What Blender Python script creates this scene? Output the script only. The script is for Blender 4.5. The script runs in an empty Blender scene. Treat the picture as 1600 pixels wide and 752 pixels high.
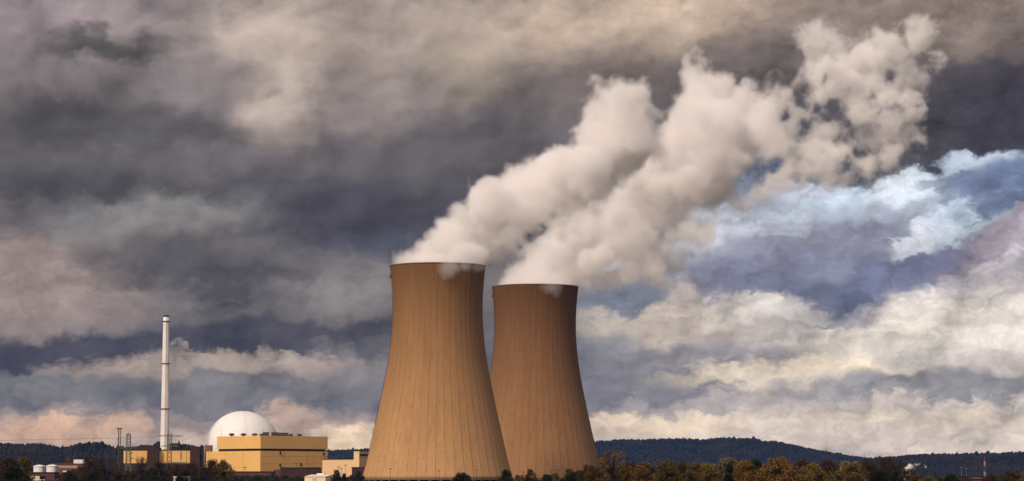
import bpy, bmesh, math, random
import numpy as np
from mathutils import Vector, Matrix

sc = bpy.context.scene
col = sc.collection
R = math.radians

# ------------------------------------------------------------------ camera
F, CX, CY, HOR, CAMZ = 4338.0, 800.0, 376.0, 758.0, 5.0     # focal length in photo pixels, centre, horizon row, eye height
PITCH = math.atan((HOR - CY) / F)
cam = bpy.data.objects.new('camera', bpy.data.cameras.new('camera'))
col.objects.link(cam)
cam.location = (0, 0, CAMZ)
cam.rotation_euler = (math.pi / 2 + PITCH, 0, 0)
cam.data.sensor_width = 36.0
cam.data.lens = 36.0 * F / 1600.0
cam.data.clip_start = 1.0
cam.data.clip_end = 80000.0
sc.camera = cam
CP, SP = math.cos(PITCH), math.sin(PITCH)


def at(px, py, d):
    """world point of a photo pixel at depth y = d"""
    a, b = (px - CX) / F, (CY - py) / F
    y, z = CP - b * SP, SP + b * CP
    k = d / y
    return Vector((a * k, d, CAMZ + z * k))


def zat(py, d): return at(800, py, d).z
def xat(px, d, py=740): return at(px, py, d).x


# ------------------------------------------------------------------ colour management, sampling
sc.view_settings.view_transform = 'Standard'
sc.view_settings.look = 'None'
sc.view_settings.exposure = 0.0
sc.view_settings.gamma = 1.0
sc.view_settings.use_curve_mapping = False
cy = sc.cycles
cy.use_denoising = True
cy.use_adaptive_sampling = True
cy.adaptive_threshold = 0.02
cy.adaptive_min_samples = 12
cy.max_bounces = 18
cy.diffuse_bounces = 3
cy.volume_bounces = 18
cy.transparent_max_bounces = 8


def lin(c):
    out = []
    for v in c:
        v /= 255.0
        out.append(v / 12.92 if v <= 0.04045 else ((v + 0.055) / 1.055) ** 2.4)
    return (*out, 1.0)


# ------------------------------------------------------------------ node helpers
class G:
    """small expression helper over a node tree"""
    def __init__(s, nt): s.nt = nt; s.N = nt.nodes; s.L = nt.links
    def put(s, sock, v):
        if hasattr(v, 'is_output') or isinstance(v, bpy.types.NodeSocket): s.L.new(v, sock)
        else: sock.default_value = v
    def m(s, op, a, b=None, clamp=False):
        n = s.N.new('ShaderNodeMath'); n.operation = op; n.use_clamp = clamp
        s.put(n.inputs[0], a)
        if b is not None: s.put(n.inputs[1], b)
        return n.outputs[0]
    def add(s, a, b): return s.m('ADD', a, b)
    def sub(s, a, b): return s.m('SUBTRACT', a, b)
    def mul(s, a, b): return s.m('MULTIPLY', a, b)
    def v(s, op, a, b=None):
        n = s.N.new('ShaderNodeVectorMath'); n.operation = op
        s.put(n.inputs[0], a)
        if b is not None:
            if op == 'SCALE': s.put(n.inputs['Scale'], b)
            else: s.put(n.inputs[1], b)
        return n.outputs['Value'] if op in ('LENGTH', 'DOT_PRODUCT', 'DISTANCE') else n.outputs[0]
    def xyz(s, x, y, z):
        n = s.N.new('ShaderNodeCombineXYZ')
        s.put(n.inputs[0], x); s.put(n.inputs[1], y); s.put(n.inputs[2], z); return n.outputs[0]
    def sep(s, a):
        n = s.N.new('ShaderNodeSeparateXYZ'); s.put(n.inputs[0], a); return n.outputs
    def noise(s, vec, scale, detail=4, rough=0.55, dist=0.0, colour=False, lac=2.0, dim='3D'):
        n = s.N.new('ShaderNodeTexNoise'); n.noise_dimensions = dim; s.put(n.inputs['Vector'], vec)
        n.inputs['Scale'].default_value = scale; n.inputs['Detail'].default_value = detail
        n.inputs['Roughness'].default_value = rough; n.inputs['Distortion'].default_value = dist
        n.inputs['Lacunarity'].default_value = lac
        return n.outputs['Color'] if colour else n.outputs[0]
    def mr(s, v, a, b, c=0.0, d=1.0, smooth=True):
        n = s.N.new('ShaderNodeMapRange'); n.interpolation_type = 'SMOOTHSTEP' if smooth else 'LINEAR'
        s.put(n.inputs[0], v)
        for i, q in enumerate((a, b, c, d)): n.inputs[i + 1].default_value = q
        return n.outputs[0]
    def mix(s, f, a, b, mode='MIX'):
        n = s.N.new('ShaderNodeMix'); n.data_type = 'RGBA'; n.blend_type = mode; n.clamp_factor = True
        s.put(n.inputs[0], f); s.put(n.inputs[6], a); s.put(n.inputs[7], b); return n.outputs[2]
    def ramp(s, f, stops):
        n = s.N.new('ShaderNodeValToRGB'); e = n.color_ramp.elements
        while len(e) < len(stops): e.new(0.5)
        for q, (p, c) in zip(e, stops): q.position = p; q.color = c
        s.put(n.inputs[0], f); return n.outputs[0]


# ------------------------------------------------------------------ sun
SUN_AZ, SUN_EL = R(37), R(41)          # azimuth to the left of straight behind the camera
sdir = Vector((-math.sin(SUN_AZ) * math.cos(SUN_EL), -math.cos(SUN_AZ) * math.cos(SUN_EL), math.sin(SUN_EL)))
GLOW = 1.0
sun = bpy.data.objects.new('sun', bpy.data.lights.new('sun', 'SUN'))
col.objects.link(sun)
sun.data.energy = 2.4
sun.data.angle = R(8.0)
sun.data.color = (1.0, 0.82, 0.67)
sun.rotation_euler = sdir.to_track_quat('Z', 'Y').to_euler()
sun.location = (-300, -300, 600)

# ------------------------------------------------------------------ sky: Nishita blue behind layered procedural clouds
world = bpy.data.worlds.new('World')
sc.world = world
world.use_nodes = True
wt = world.node_tree
wt.nodes.clear()
g = G(wt)
wout = wt.nodes.new('ShaderNodeOutputWorld')
bg = wt.nodes.new('ShaderNodeBackground')
wt.links.new(bg.outputs[0], wout.inputs[0])
tc = wt.nodes.new('ShaderNodeTexCoord')
D = g.v('NORMALIZE', tc.outputs['Generated'])
dx, dy, dz = g.sep(D)
U = F / 100.0
X = g.mul(g.m('ARCTAN2', dx, dy), U)          # azimuth and elevation, one unit = 1.32 degrees
Y = g.mul(g.m('ARCSINE', dz), U)
Q0 = g.xyz(X, Y, 0.0)
stretch = g.xyz(g.add(g.mul(X, 0.72), 31.7), g.add(Y, 11.3), 0.0)
warp1 = g.noise(stretch, 0.9, 3, 0.5, colour=True, dim='2D')
warp2 = g.noise(stretch, 2.6, 5, 0.62, colour=True, dim='2D')
def puffs(vec, scale, detail):
    n = wt.nodes.new('ShaderNodeTexVoronoi'); n.voronoi_dimensions = '2D'; n.feature = 'SMOOTH_F1'; n.normalize = True
    n.inputs['Scale'].default_value = scale; n.inputs['Detail'].default_value = detail; n.inputs['Roughness'].default_value = .50
    n.inputs['Lacunarity'].default_value = 2.3; n.inputs['Smoothness'].default_value = .35
    wt.links.new(vec, n.inputs['Vector']); return n.outputs['Distance']


bv = g.v('ADD', g.xyz(g.mul(X, .8), g.mul(Y, 1.3), 1.3), g.v('SCALE', g.v('SUBTRACT', warp2, (.5, .5, .5)), .7))
pf = puffs(bv, 1.15, 3.0)
pf2 = puffs(g.v('ADD', bv, (.06, -.08, 0)), 1.15, 3.0)
off = g.v('ADD', g.v('MULTIPLY', g.v('SUBTRACT', warp1, (.5, .5, .5)), (.95, .45, 0)),
          g.v('MULTIPLY', g.v('SUBTRACT', warp2, (.5, .5, .5)), (.5, .34, 0)))
Q = g.v('ADD', g.v('ADD', Q0, off), g.xyz(0.0, g.mul(g.sub(pf, .22), .75), 0.0))
qx, qy, _ = g.sep(Q)


WARM = (1.035, 1.0, .925)        # the light in the clouds is warm


def vstops(l): return [((758 - y) / 758.0, (*[a * b for a, b in zip(lin(c), WARM)], 1)) for y, c in sorted(l, key=lambda t: -t[0])]


yy = g.m('DIVIDE', qy, 7.58)
left = g.ramp(yy, vstops([(0, (128, 119, 123)), (130, (120, 113, 116)), (220, (108, 103, 108)), (330, (98, 95, 100)), (450, (122, 116, 117)),
                          (540, (94, 92, 97)), (620, (122, 117, 119)), (670, (188, 166, 152)), (757, (196, 178, 166))]))
right = g.ramp(yy, vstops([(0, (140, 126, 120)), (110, (112, 104, 105)), (200, (74, 76, 88)), (270, (92, 100, 122)), (330, (172, 180, 198)),
                           (420, (150, 147, 160)), (500, (204, 195, 190)), (600, (192, 182, 177)), (680, (212, 198, 188)), (757, (214, 200, 192))]))
sky = g.mix(g.mr(qx, 0.6, 3.0), left, right)
CLOUDS = [  # photo column, row, half sizes, tilt, colour, strength, hardness
    (60, 30, 190, 60, 4, (158, 145, 152), .8, .1), (235, 55, 110, 40, -12, (160, 148, 150), .7, .2), (165, 80, 120, 34, -8, (80, 78, 81), .9, .3),
    (190, 128, 220, 34, -4, (134, 125, 130), .7, .1),
    (430, 55, 150, 95, 0, (196, 181, 174), .85, .1), (445, 165, 90, 75, 20, (204, 188, 181), .85, .15), (330, 110, 90, 60, 0, (140, 131, 133), .6, .1),
    (700, 50, 330, 110, 0, (172, 157, 150), .75, .1), (980, 22, 290, 85, 4, (196, 176, 162), .85, .1), (735, 105, 110, 45, 0, (178, 165, 148), .5, .1),
    (580, 160, 190, 70, 4, (150, 139, 138), .75, .1), (90, 200, 260, 66, 3, (79, 77, 81), .85, .15),
    (310, 215, 200, 46, 0, (88, 87, 90), .6, .1), (110, 305, 300, 55, 0, (74, 73, 78), .85, .1),
    (390, 250, 130, 30, -6, (128, 120, 126), .5, .1),
    (600, 330, 320, 82, -4, (73, 71, 81), .9, .15), (730, 225, 200, 80, 8, (89, 86, 90), .8, .1),
    (600, 385, 120, 40, 0, (79, 80, 97), .7, .1), (50, 440, 200, 88, 0, (160, 143, 139), .9, .3),
    (215, 395, 150, 55, 0, (126, 118, 119), .7, .2), (255, 335, 190, 46, 3, (138, 136, 138), .8, .25), (20, 335, 80, 40, 0, (120, 112, 116), .6, .1),
    (375, 432, 260, 52, -8, (77, 75, 82), .85, .2), (130, 543, 360, 32, 2, (68, 65, 73), .95, .3),
    (440, 514, 270, 34, 5, (76, 73, 81), .92, .3), (555, 462, 150, 36, 2, (134, 128, 128), .7, .2),
    (330, 568, 270, 22, 2, (176, 160, 150), .85, .3), (560, 585, 110, 26, 0, (140, 133, 133), .7, .2), (160, 606, 310, 30, 0, (120, 118, 120), .85, .3),
    (440, 620, 200, 26, 0, (124, 122, 124), .75, .2), (90, 664, 210, 20, 0, (212, 174, 146), .85, .25),
    (455, 647, 100, 22, 4, (192, 164, 146), .75, .2), (555, 688, 95, 30, 0, (238, 212, 180), .9, .25),
    (330, 655, 110, 18, 0, (140, 128, 124), .6, .1),
    (1000, 115, 330, 70, 6, (116, 106, 103), .7, .1), (1130, 160, 210, 80, 0, (88, 83, 85), .7, .1),
    (1555, 175, 230, 105, 8, (64, 61, 71), .92, .2), (1390, 230, 170, 80, 0, (76, 73, 78), .75, .1),
    (1480, 50, 260, 60, 0, (130, 117, 112), .7, .1),
]
LOW = [  # the broken clouds in front of the gaps
    (1250, 305, 80, 16, 8, (196, 200, 214), .7, .4), (1130, 385, 120, 30, 10, (206, 205, 212), .8, .4), (1420, 300, 70, 26, 10, (226, 232, 240), .8, .5),
    (1560, 298, 110, 44, 6, (104, 116, 146), .9, .5), (1470, 292, 46, 18, 20, (105, 116, 139), .7, .5), (1300, 368, 170, 46, 5, (141, 141, 158), .9, .45), (1180, 415, 150, 40, 0, (143, 142, 158), .8, .4),
    (1265, 425, 170, 40, 4, (126, 128, 149), .85, .5), (1285, 468, 140, 40, 2, (102, 106, 125), .95, .55),
    (1420, 425, 120, 46, 14, (110, 114, 139), .9, .5), (1495, 400, 100, 34, 24, (115, 117, 141), .85, .5),
    (1570, 380, 120, 46, 26, (160, 147, 156), .9, .5), (1420, 372, 60, 16, 24, (226, 226, 234), .75, .5), (1215, 350, 70, 16, 8, (200, 202, 214), .6, .4), (1500, 440, 90, 22, 20, (214, 206, 208), .6, .4), (1480, 512, 220, 62, 0, (230, 221, 216), .9, .3),
    (1180, 480, 120, 26, 0, (212, 204, 200), .75, .4), (1030, 500, 150, 50, 0, (196, 182, 172), .75, .3), (1105, 560, 180, 30, 0, (140, 137, 144), .9, .5),
    (1330, 530, 170, 30, 0, (222, 214, 206), .75, .4), (1170, 522, 110, 22, 4, (160, 152, 152), .75, .45), (1000, 604, 170, 34, 0, (122, 120, 128), .9, .5),
    (1230, 578, 230, 24, 2, (232, 217, 196), .85, .35), (1500, 600, 230, 26, -2, (138, 137, 142), .9, .5),
    (1330, 606, 130, 15, 0, (150, 146, 150), .75, .45), (965, 470, 90, 22, 0, (112, 122, 144), .85, .4),
    (940, 552, 90, 40, 0, (134, 134, 144), .7, .3), (1150, 628, 220, 18, 0, (178, 168, 164), .7, .4), (1430, 652, 330, 24, 0, (220, 203, 186), .75, .2),
    (1000, 662, 190, 22, 0, (232, 210, 187), .85, .25),
]
GAPS = [  # clear sky between the clouds
    (1380, 310, 130, 34, 10, .95), (1528, 262, 70, 24, 10, .8), (1140, 380, 120, 28, 8, .8), (1500, 345, 120, 28, 18, .9), (1290, 330, 100, 18, 6, .7), (955, 410, 26, 12, 10, .6),
]


def blob(cx, cy, rx, ry, rot, inner):
    c_, s_ = math.cos(R(rot)), math.sin(R(rot))
    ox, oy = (cx - 800) / 100, (758 - cy) / 100
    ax, ay, bx, by = c_ * 100 / rx, s_ * 100 / rx, -s_ * 100 / ry, c_ * 100 / ry
    u = g.sub(g.v('DOT_PRODUCT', Q, (ax, ay, 0)), ax * ox + ay * oy)
    v = g.sub(g.v('DOT_PRODUCT', Q, (bx, by, 0)), bx * ox + by * oy)
    return g.mr(g.m('SQRT', g.add(g.mul(u, u), g.mul(v, v))), 1.20, min(.7, inner + .12))


nis = wt.nodes.new('ShaderNodeTexSky')
nis.sky_type = 'NISHITA'
nis.sun_disc = False
nis.sun_elevation = SUN_EL
nis.sun_rotation = math.atan2(sdir.x, sdir.y)
nis.altitude = 100
blue = g.mix(.62, g.v('SCALE', nis.outputs[0], 0.085), lin((216, 223, 238)))
def lay(sky, items):
    for cx_, cy_, rx_, ry_, rot_, c_, s_, in_ in items:
        k_ = (1, 1, 1) if cx_ > 1000 and 240 < cy_ < 475 else WARM
        sky = g.mix(g.mul(blob(cx_, cy_, rx_, ry_, rot_, in_), s_), sky, (*[a * b for a, b in zip(lin(c_), k_)], 1))
    return sky


sky = lay(sky, CLOUDS)
for cx_, cy_, rx_, ry_, rot_, s_ in GAPS:
    sky = g.mix(g.mul(blob(cx_, cy_, rx_, ry_, rot_, .45), s_), sky, blue)
sky = lay(sky, LOW)
# billows: relief, brighter where the cloud bulges towards the sun
bl0 = g.v('ADD', stretch, g.v('SCALE', g.v('SUBTRACT', warp1, (.5, .5, .5)), .55))
f0 = g.noise(bl0, 1.0, 6, 0.50, dim='2D')
f1 = g.noise(g.v('ADD', bl0, (.10, -.12, 0)), 1.0, 4, 0.48, dim='2D')
f2 = g.noise(bl0, 1.0, 4, 0.48, dim='2D')
puffy = g.m('MAXIMUM', g.mr(qx, -1.0, 3.5, .30, 1.0), g.mr(qy, 4.2, 2.2, .25, .9))       # the clouds break into heaps low down and on the right
relief = g.add(g.add(g.mul(g.sub(f0, .48), 1.0), g.mul(g.sub(f2, f1), .8)),
               g.mul(puffy, g.add(g.mul(g.sub(.36, pf), .85), g.mul(g.sub(pf2, pf), 1.25))))
sky = g.v('SCALE', sky, g.m('MAXIMUM', g.add(1.0, relief), .35))
# away from the view the overcast is an even grey
fov = g.mul(g.mr(g.m('ABSOLUTE', X), 22.0, 11.0), g.mr(Y, 14.0, 8.5))
glow = g.mr(g.v('DOT_PRODUCT', D, tuple(sdir)), .35, 1.0)     # soft front fill added to the unseen sky around the veiled sun
rest = g.ramp(g.noise(g.v('MULTIPLY', D, (2, 2, 5)), 1.2, 6, .6), [(.3, lin((100, 100, 108))), (.7, lin((150, 146, 148)))])
rest = g.mix(1.0, rest, g.v('SCALE', (1.0, .84, .70), g.mul(glow, GLOW)), 'ADD')
sky = g.mix(fov, rest, sky)
wt.links.new(sky, bg.inputs['Color'])
bg.inputs['Strength'].default_value = 1.0
world.cycles.sampling_method = 'MANUAL'
world.cycles.sample_map_resolution = 512


# ------------------------------------------------------------------ mesh helpers
class MB:
    def __init__(s): s.v = []; s.f = []
    def add(s, vs, fs):
        o = len(s.v); s.v += [tuple(p) for p in vs]; s.f += [tuple(i + o for i in f) for f in fs]; return s
    def obox(s, o, u, a, w, b, z0, z1):
        """box on a corner o with edges a*u and b*w"""
        o, u, w = Vector(o), Vector(u), Vector(w)
        c = [o, o + u * a, o + u * a + w * b, o + w * b]
        return s.add([(p.x, p.y, z0) for p in c] + [(p.x, p.y, z1) for p in c],
                     [(0, 3, 2, 1), (4, 5, 6, 7), (0, 1, 5, 4), (1, 2, 6, 5), (2, 3, 7, 6), (3, 0, 4, 7)])
    def box(s, x0, x1, y0, y1, z0, z1): return s.obox((x0, y0), (1, 0), x1 - x0, (0, 1), y1 - y0, z0, z1)
    def tube(s, a, b, r0, r1=None, n=6, cap=True):
        a, b = Vector(a), Vector(b); r1 = r0 if r1 is None else r1
        t = (b - a).normalized(); p = t.orthogonal().normalized(); q = t.cross(p)
        vs = []
        for c, r in ((a, r0), (b, r1)):
            vs += [c + (p * math.cos(2 * math.pi * k / n) + q * math.sin(2 * math.pi * k / n)) * r for k in range(n)]
        fs = [(k, (k + 1) % n, n + (k + 1) % n, n + k) for k in range(n)]
        if cap: fs += [tuple(range(n - 1, -1, -1)), tuple(range(n, 2 * n))]
        return s.add(vs, fs)
    def lathe(s, prof, n=48, c=(0, 0), cap=True):
        vs, fs = [], []
        for r, z in prof:
            vs += [(c[0] + r * math.cos(2 * math.pi * k / n), c[1] + r * math.sin(2 * math.pi * k / n), z) for k in range(n)]
        for j in range(len(prof) - 1):
            fs += [(j * n + k, j * n + (k + 1) % n, (j + 1) * n + (k + 1) % n, (j + 1) * n + k) for k in range(n)]
        if cap:
            fs.append(tuple(range(n - 1, -1, -1))); fs.append(tuple((len(prof) - 1) * n + k for k in range(n)))
        return s.add(vs, fs)
    def build(s, name, mt, parent=None, smooth=False):
        me = bpy.data.meshes.new(name)
        me.from_pydata(s.v, [], s.f); me.update()
        if smooth: me.polygons.foreach_set('use_smooth', [True] * len(me.polygons))
        return link(name, me, mt, parent)


def link(name, me, mt=None, parent=None):
    if mt is not None and not me.materials: me.materials.append(mt)
    o = bpy.data.objects.new(name, me); col.objects.link(o)
    if parent is not None: o.parent = parent
    return o


def tag(o, label=None, cat=None, group=None, kind=None):
    if label: o['label'] = label
    if cat: o['category'] = cat
    if group: o['group'] = group
    if kind: o['kind'] = kind
    return o


def thing(name, label, cat, loc=(0, 0, 0), group=None):
    o = bpy.data.objects.new(name, None); col.objects.link(o)
    o.empty_display_size = 1; o.location = loc
    return tag(o, label, cat, group)


def mat(name, base, rough=.8, var=.12, scale=.15, spec=.3, tint=None, streak=0.0, metal=0.0, bump=0.0):
    m = bpy.data.materials.new(name); m.use_nodes = True
    nt = m.node_tree; q = G(nt); b = nt.nodes['Principled BSDF']
    t = nt.nodes.new('ShaderNodeTexCoord').outputs['Object']
    n = q.noise(t, scale, 6, .6)
    c = q.mix(q.mr(n, .3, .7), (*[v * (1 - var) for v in base], 1), (*[min(1, v * (1 + var)) for v in (tint or base)], 1))
    if streak:
        st = q.noise(q.v('MULTIPLY', t, (1, 1, .06)), .9, 4, .6)
        c = q.mix(q.mul(q.mr(st, .52, .75), streak), c, (*[v * .45 for v in base], 1))
    nt.links.new(c, b.inputs['Base Color'])
    b.inputs['Roughness'].default_value = rough; b.inputs['Metallic'].default_value = metal
    b.inputs['Specular IOR Level'].default_value = spec
    if bump:
        bp = nt.nodes.new('ShaderNodeBump'); bp.inputs['Strength'].default_value = bump
        nt.links.new(n, bp.inputs['Height']); nt.links.new(bp.outputs[0], b.inputs['Normal'])
    return m


M = {
    'yellow': mat('yellow_cladding', (.80, .475, .165), .6, .05, .05, streak=.08),
    'cream': mat('cream_cladding', (.80, .54, .29), .6, .05, .05, streak=.08),
    'brown': mat('brown_cladding', (.045, .022, .016), .8, .15, .1),
    'brick': mat('red_brown_brick', (.115, .045, .032), .85, .15, .2),
    'dark': mat('dark_trim', (.012, .010, .009), .7),
    'black': mat('dark_opening', (.004, .004, .004), .9),
    'white': mat('white_paint', (.80, .76, .74), .5, .05, .1, streak=.12),
    'beige': mat('beige_paint', (.80, .64, .46), .7, .06, .2, streak=.08),
    'roof': mat('pale_roof', (.80, .64, .46), .8, .08, .3),
    'metal': mat('galvanised_steel', (.22, .21, .18), .6, .2, .5),
    'greensteel': mat('green_steel', (.12, .13, .085), .6, .2, .5),
    'rust': mat('weathered_steel', (.07, .05, .035), .7, .2, .5),
    'red': mat('red_paint', (.17, .05, .04), .7),
    'redroof': mat('red_roof_tile', (.16, .05, .035), .85, .15, .5),
    'grey': mat('grey_concrete', (.16, .14, .12), .85),
    'glass': mat('dark_window', (.02, .022, .026), .15, spec=.6),
    'fadedwhite': mat('faded_white_paint', (.42, .38, .34), .7),
    'blue': mat('blue_paint', (.02, .05, .13), .6),
    'grass': mat('meadow', (.045, .05, .018), .95, .3, .02, tint=(.06, .05, .02)),
    'forest': mat('forest', (.0075, .0095, .0065), .95, .5, .012, tint=(.014, .011, .007)),
    'hillsoil': mat('hill_floor', (.010, .011, .008), .95, .3, .01),
}


# ------------------------------------------------------------------ ground and hills
gm = MB().add([(-9000, -1500, 0), (9000, -1500, 0), (9000, 13500, 0), (-9000, 13500, 0)], [(0, 1, 2, 3)])
tag(gm.build('ground', M['grass']), kind='structure')
rng = np.random.default_rng(7)


def mesh_np(name, V, Fq, mt, parent=None, nper=4):
    """mesh from numpy arrays of equal-sided faces"""
    me = bpy.data.meshes.new(name)
    me.vertices.add(len(V)); me.vertices.foreach_set('co', np.asarray(V, np.float32).ravel())
    nf = len(Fq)
    me.loops.add(nf * nper); me.loops.foreach_set('vertex_index', np.asarray(Fq, np.int32).ravel())
    me.polygons.add(nf); me.polygons.foreach_set('loop_start', np.arange(nf, dtype=np.int32) * nper)
    me.update(calc_edges=True)
    return link(name, me, mt, parent)


def hill(ridge, d, front, name, wood_label, step, tree_h, seed, dense=1.0):
    """a wooded ridge: RIDGE gives its skyline as photo points, D its distance; the slope runs FRONT metres towards the camera"""
    r = np.random.default_rng(seed)
    px = np.array([p[0] for p in ridge], float); pz = np.array([zat(p[1], d) for p in ridge]) - tree_h * .6
    xs_w = np.array([xat(p, d, 700) for p in px])
    gx = np.arange(xs_w[0], xs_w[-1], 12.0)
    hz = np.interp(gx, xs_w, pz)
    k = np.array([.25, .5, .25]); hz = np.convolve(np.pad(hz, 1, 'edge'), k, 'valid')
    prof_t = np.array([-1, -.8, -.55, -.3, -.1, 0, .2, .6, 1.0]); prof_h = np.array([-.02, .12, .38, .68, .93, 1.0, .9, .4, -.02])
    V, Fq = [], []
    nrow = len(prof_t)
    wob = np.interp(gx, np.linspace(gx[0], gx[-1], 12), r.normal(0, 1, 12))
    for t, h in zip(prof_t, prof_h):
        for x, z, wv in zip(gx, hz, wob):
            V.append((x, d + t * front + wv * front * .12 * (1 - abs(t)), max(z * h, -2 if h < 0 else 0)))
    n = len(gx)
    for j in range(nrow - 1):
        for i in range(n - 1):
            Fq.append((j * n + i, j * n + i + 1, (j + 1) * n + i + 1, (j + 1) * n + i))
    o = mesh_np(name, V, Fq, M['hillsoil'])
    o.data.polygons.foreach_set('use_smooth', [True] * len(o.data.polygons))
    tag(o, kind='structure')
    # the wood: one crown per spot, pointed or round
    area = (gx[-1] - gx[0]) * front * 1.15
    cnt = int(area / (step * step) * dense)
    tx = r.uniform(gx[0], gx[-1], cnt); tt = r.uniform(-.95, .1, cnt)
    extra = int((gx[-1] - gx[0]) / (step * .55))
    tx = np.concatenate([tx, r.uniform(gx[0], gx[-1], extra)]); tt = np.concatenate([tt, r.uniform(-.06, .02, extra)])
    hh = np.interp(tt, prof_t, prof_h) * np.interp(tx, gx, hz)
    ty = d + tt * front + np.interp(tx, gx, wob) * front * .12 * (1 - abs(tt))
    N = len(tx)
    H = tree_h * r.uniform(.7, 1.15, N) * np.where(r.random(N) < .02, 1.4, 1.0)
    con = r.random(N) < .45
    nseg = 6
    ang = np.arange(nseg) * 2 * math.pi / nseg
    rings = np.where(con[:, None], np.array([[.26, .18, .02]]), np.array([[.36, .40, .14]]))   # radii over height
    lev = np.where(con[:, None], np.array([[.0, .45, 1.0]]), np.array([[.0, .5, .92]]))
    jit = r.uniform(.7, 1.3, (N, 3, nseg))
    rad = rings[:, :, None] * H[:, None, None] * jit * 1.1
    a0 = r.uniform(0, 6.28, N)[:, None, None] + ang[None, None, :]
    VX = tx[:, None, None] + rad * np.cos(a0); VY = ty[:, None, None] + rad * np.sin(a0)
    VZ = (hh - 1.0)[:, None, None] + lev[:, :, None] * H[:, None, None] + r.uniform(-.04, .04, (N, 3, nseg)) * H[:, None, None]
    VV = np.stack([VX, VY, VZ], -1).reshape(-1, 3)
    base = (np.arange(N) * 3 * nseg)[:, None]
    fs = []
    for j in range(2):
        for k2 in range(nseg):
            fs.append([j * nseg + k2, j * nseg + (k2 + 1) % nseg, (j + 1) * nseg + (k2 + 1) % nseg, (j + 1) * nseg + k2])
    fs.append([12, 13, 14, 15]); fs.append([12, 15, 16, 17])
    FF = (base[:, None, :] + np.array(fs)[None]).reshape(-1, 4)
    w = mesh_np('hillside_wood', VV, FF, M['forest'])
    w.data.polygons.foreach_set('use_smooth', [True] * len(w.data.polygons))
    tag(w, wood_label, 'wood', kind='stuff')


hill([(-260, 702), (-120, 696), (0, 694), (20, 695), (45, 696), (60, 694), (85, 697), (108, 702), (118, 704), (126, 700), (133, 693), (150, 692.5), (165, 694),
      (178, 698), (195, 701), (215, 700), (232, 697), (255, 692.5), (275, 693), (290, 696), (305, 699), (318, 696), (335, 699), (360, 706), (390, 722), (430, 765)],
     5200, 520, 'hill', 'dark wooded ridge on the left behind the storage tanks and lattice masts', 8.5, 10, 3)
hill([(260, 765), (300, 716), (380, 708), (470, 705.5), (505, 704), (530, 702.5), (560, 702), (590, 700.5), (640, 700), (720, 698), (800, 696), (880, 691), (930, 690), (960, 688.5), (1010, 687.5), (1050, 686), (1075, 686),
      (1090, 687), (1108, 687.5), (1120, 685), (1140, 686), (1170, 687), (1185, 690), (1215, 694), (1250, 700), (1290, 707), (1330, 713), (1360, 716.5), (1420, 721), (1500, 730), (1560, 765)],
     9500, 1150, 'hill', 'long blue wooded hill behind the towers, its summit right of the farther tower', 11.5, 12, 4)
hill([(1300, 765), (1330, 722), (1370, 716.5), (1402, 714), (1430, 711.5), (1450, 710.5), (1470, 710.5), (1500, 709), (1540, 708.5), (1570, 708), (1600, 706.5), (1680, 704), (1780, 702), (1900, 703)],
     6800, 700, 'hill', 'dark wooded ridge at the far right behind the striped mast', 9.5, 10.5, 5)


# ------------------------------------------------------------------ haze over the valley
HAZE = True
if HAZE:
    hm = bpy.data.materials.new('valley_air'); hm.use_nodes = True
    ht = hm.node_tree; ht.nodes.clear()
    ho = ht.nodes.new('ShaderNodeOutputMaterial'); hv = ht.nodes.new('ShaderNodeVolumePrincipled')
    hv.inputs['Color'].default_value = (.10, .33, 1.0, 1)
    hv.inputs['Density'].default_value = 1.5e-5
    hv.inputs['Anisotropy'].default_value = 0.0
    ht.links.new(hv.outputs[0], ho.inputs['Volume'])
    hb = MB().box(-9100, 9100, -1600, 13600, -3, 400).build('haze', hm)
    tag(hb, 'thin blue haze filling the valley as far as the hills', 'haze', kind='stuff')


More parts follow.
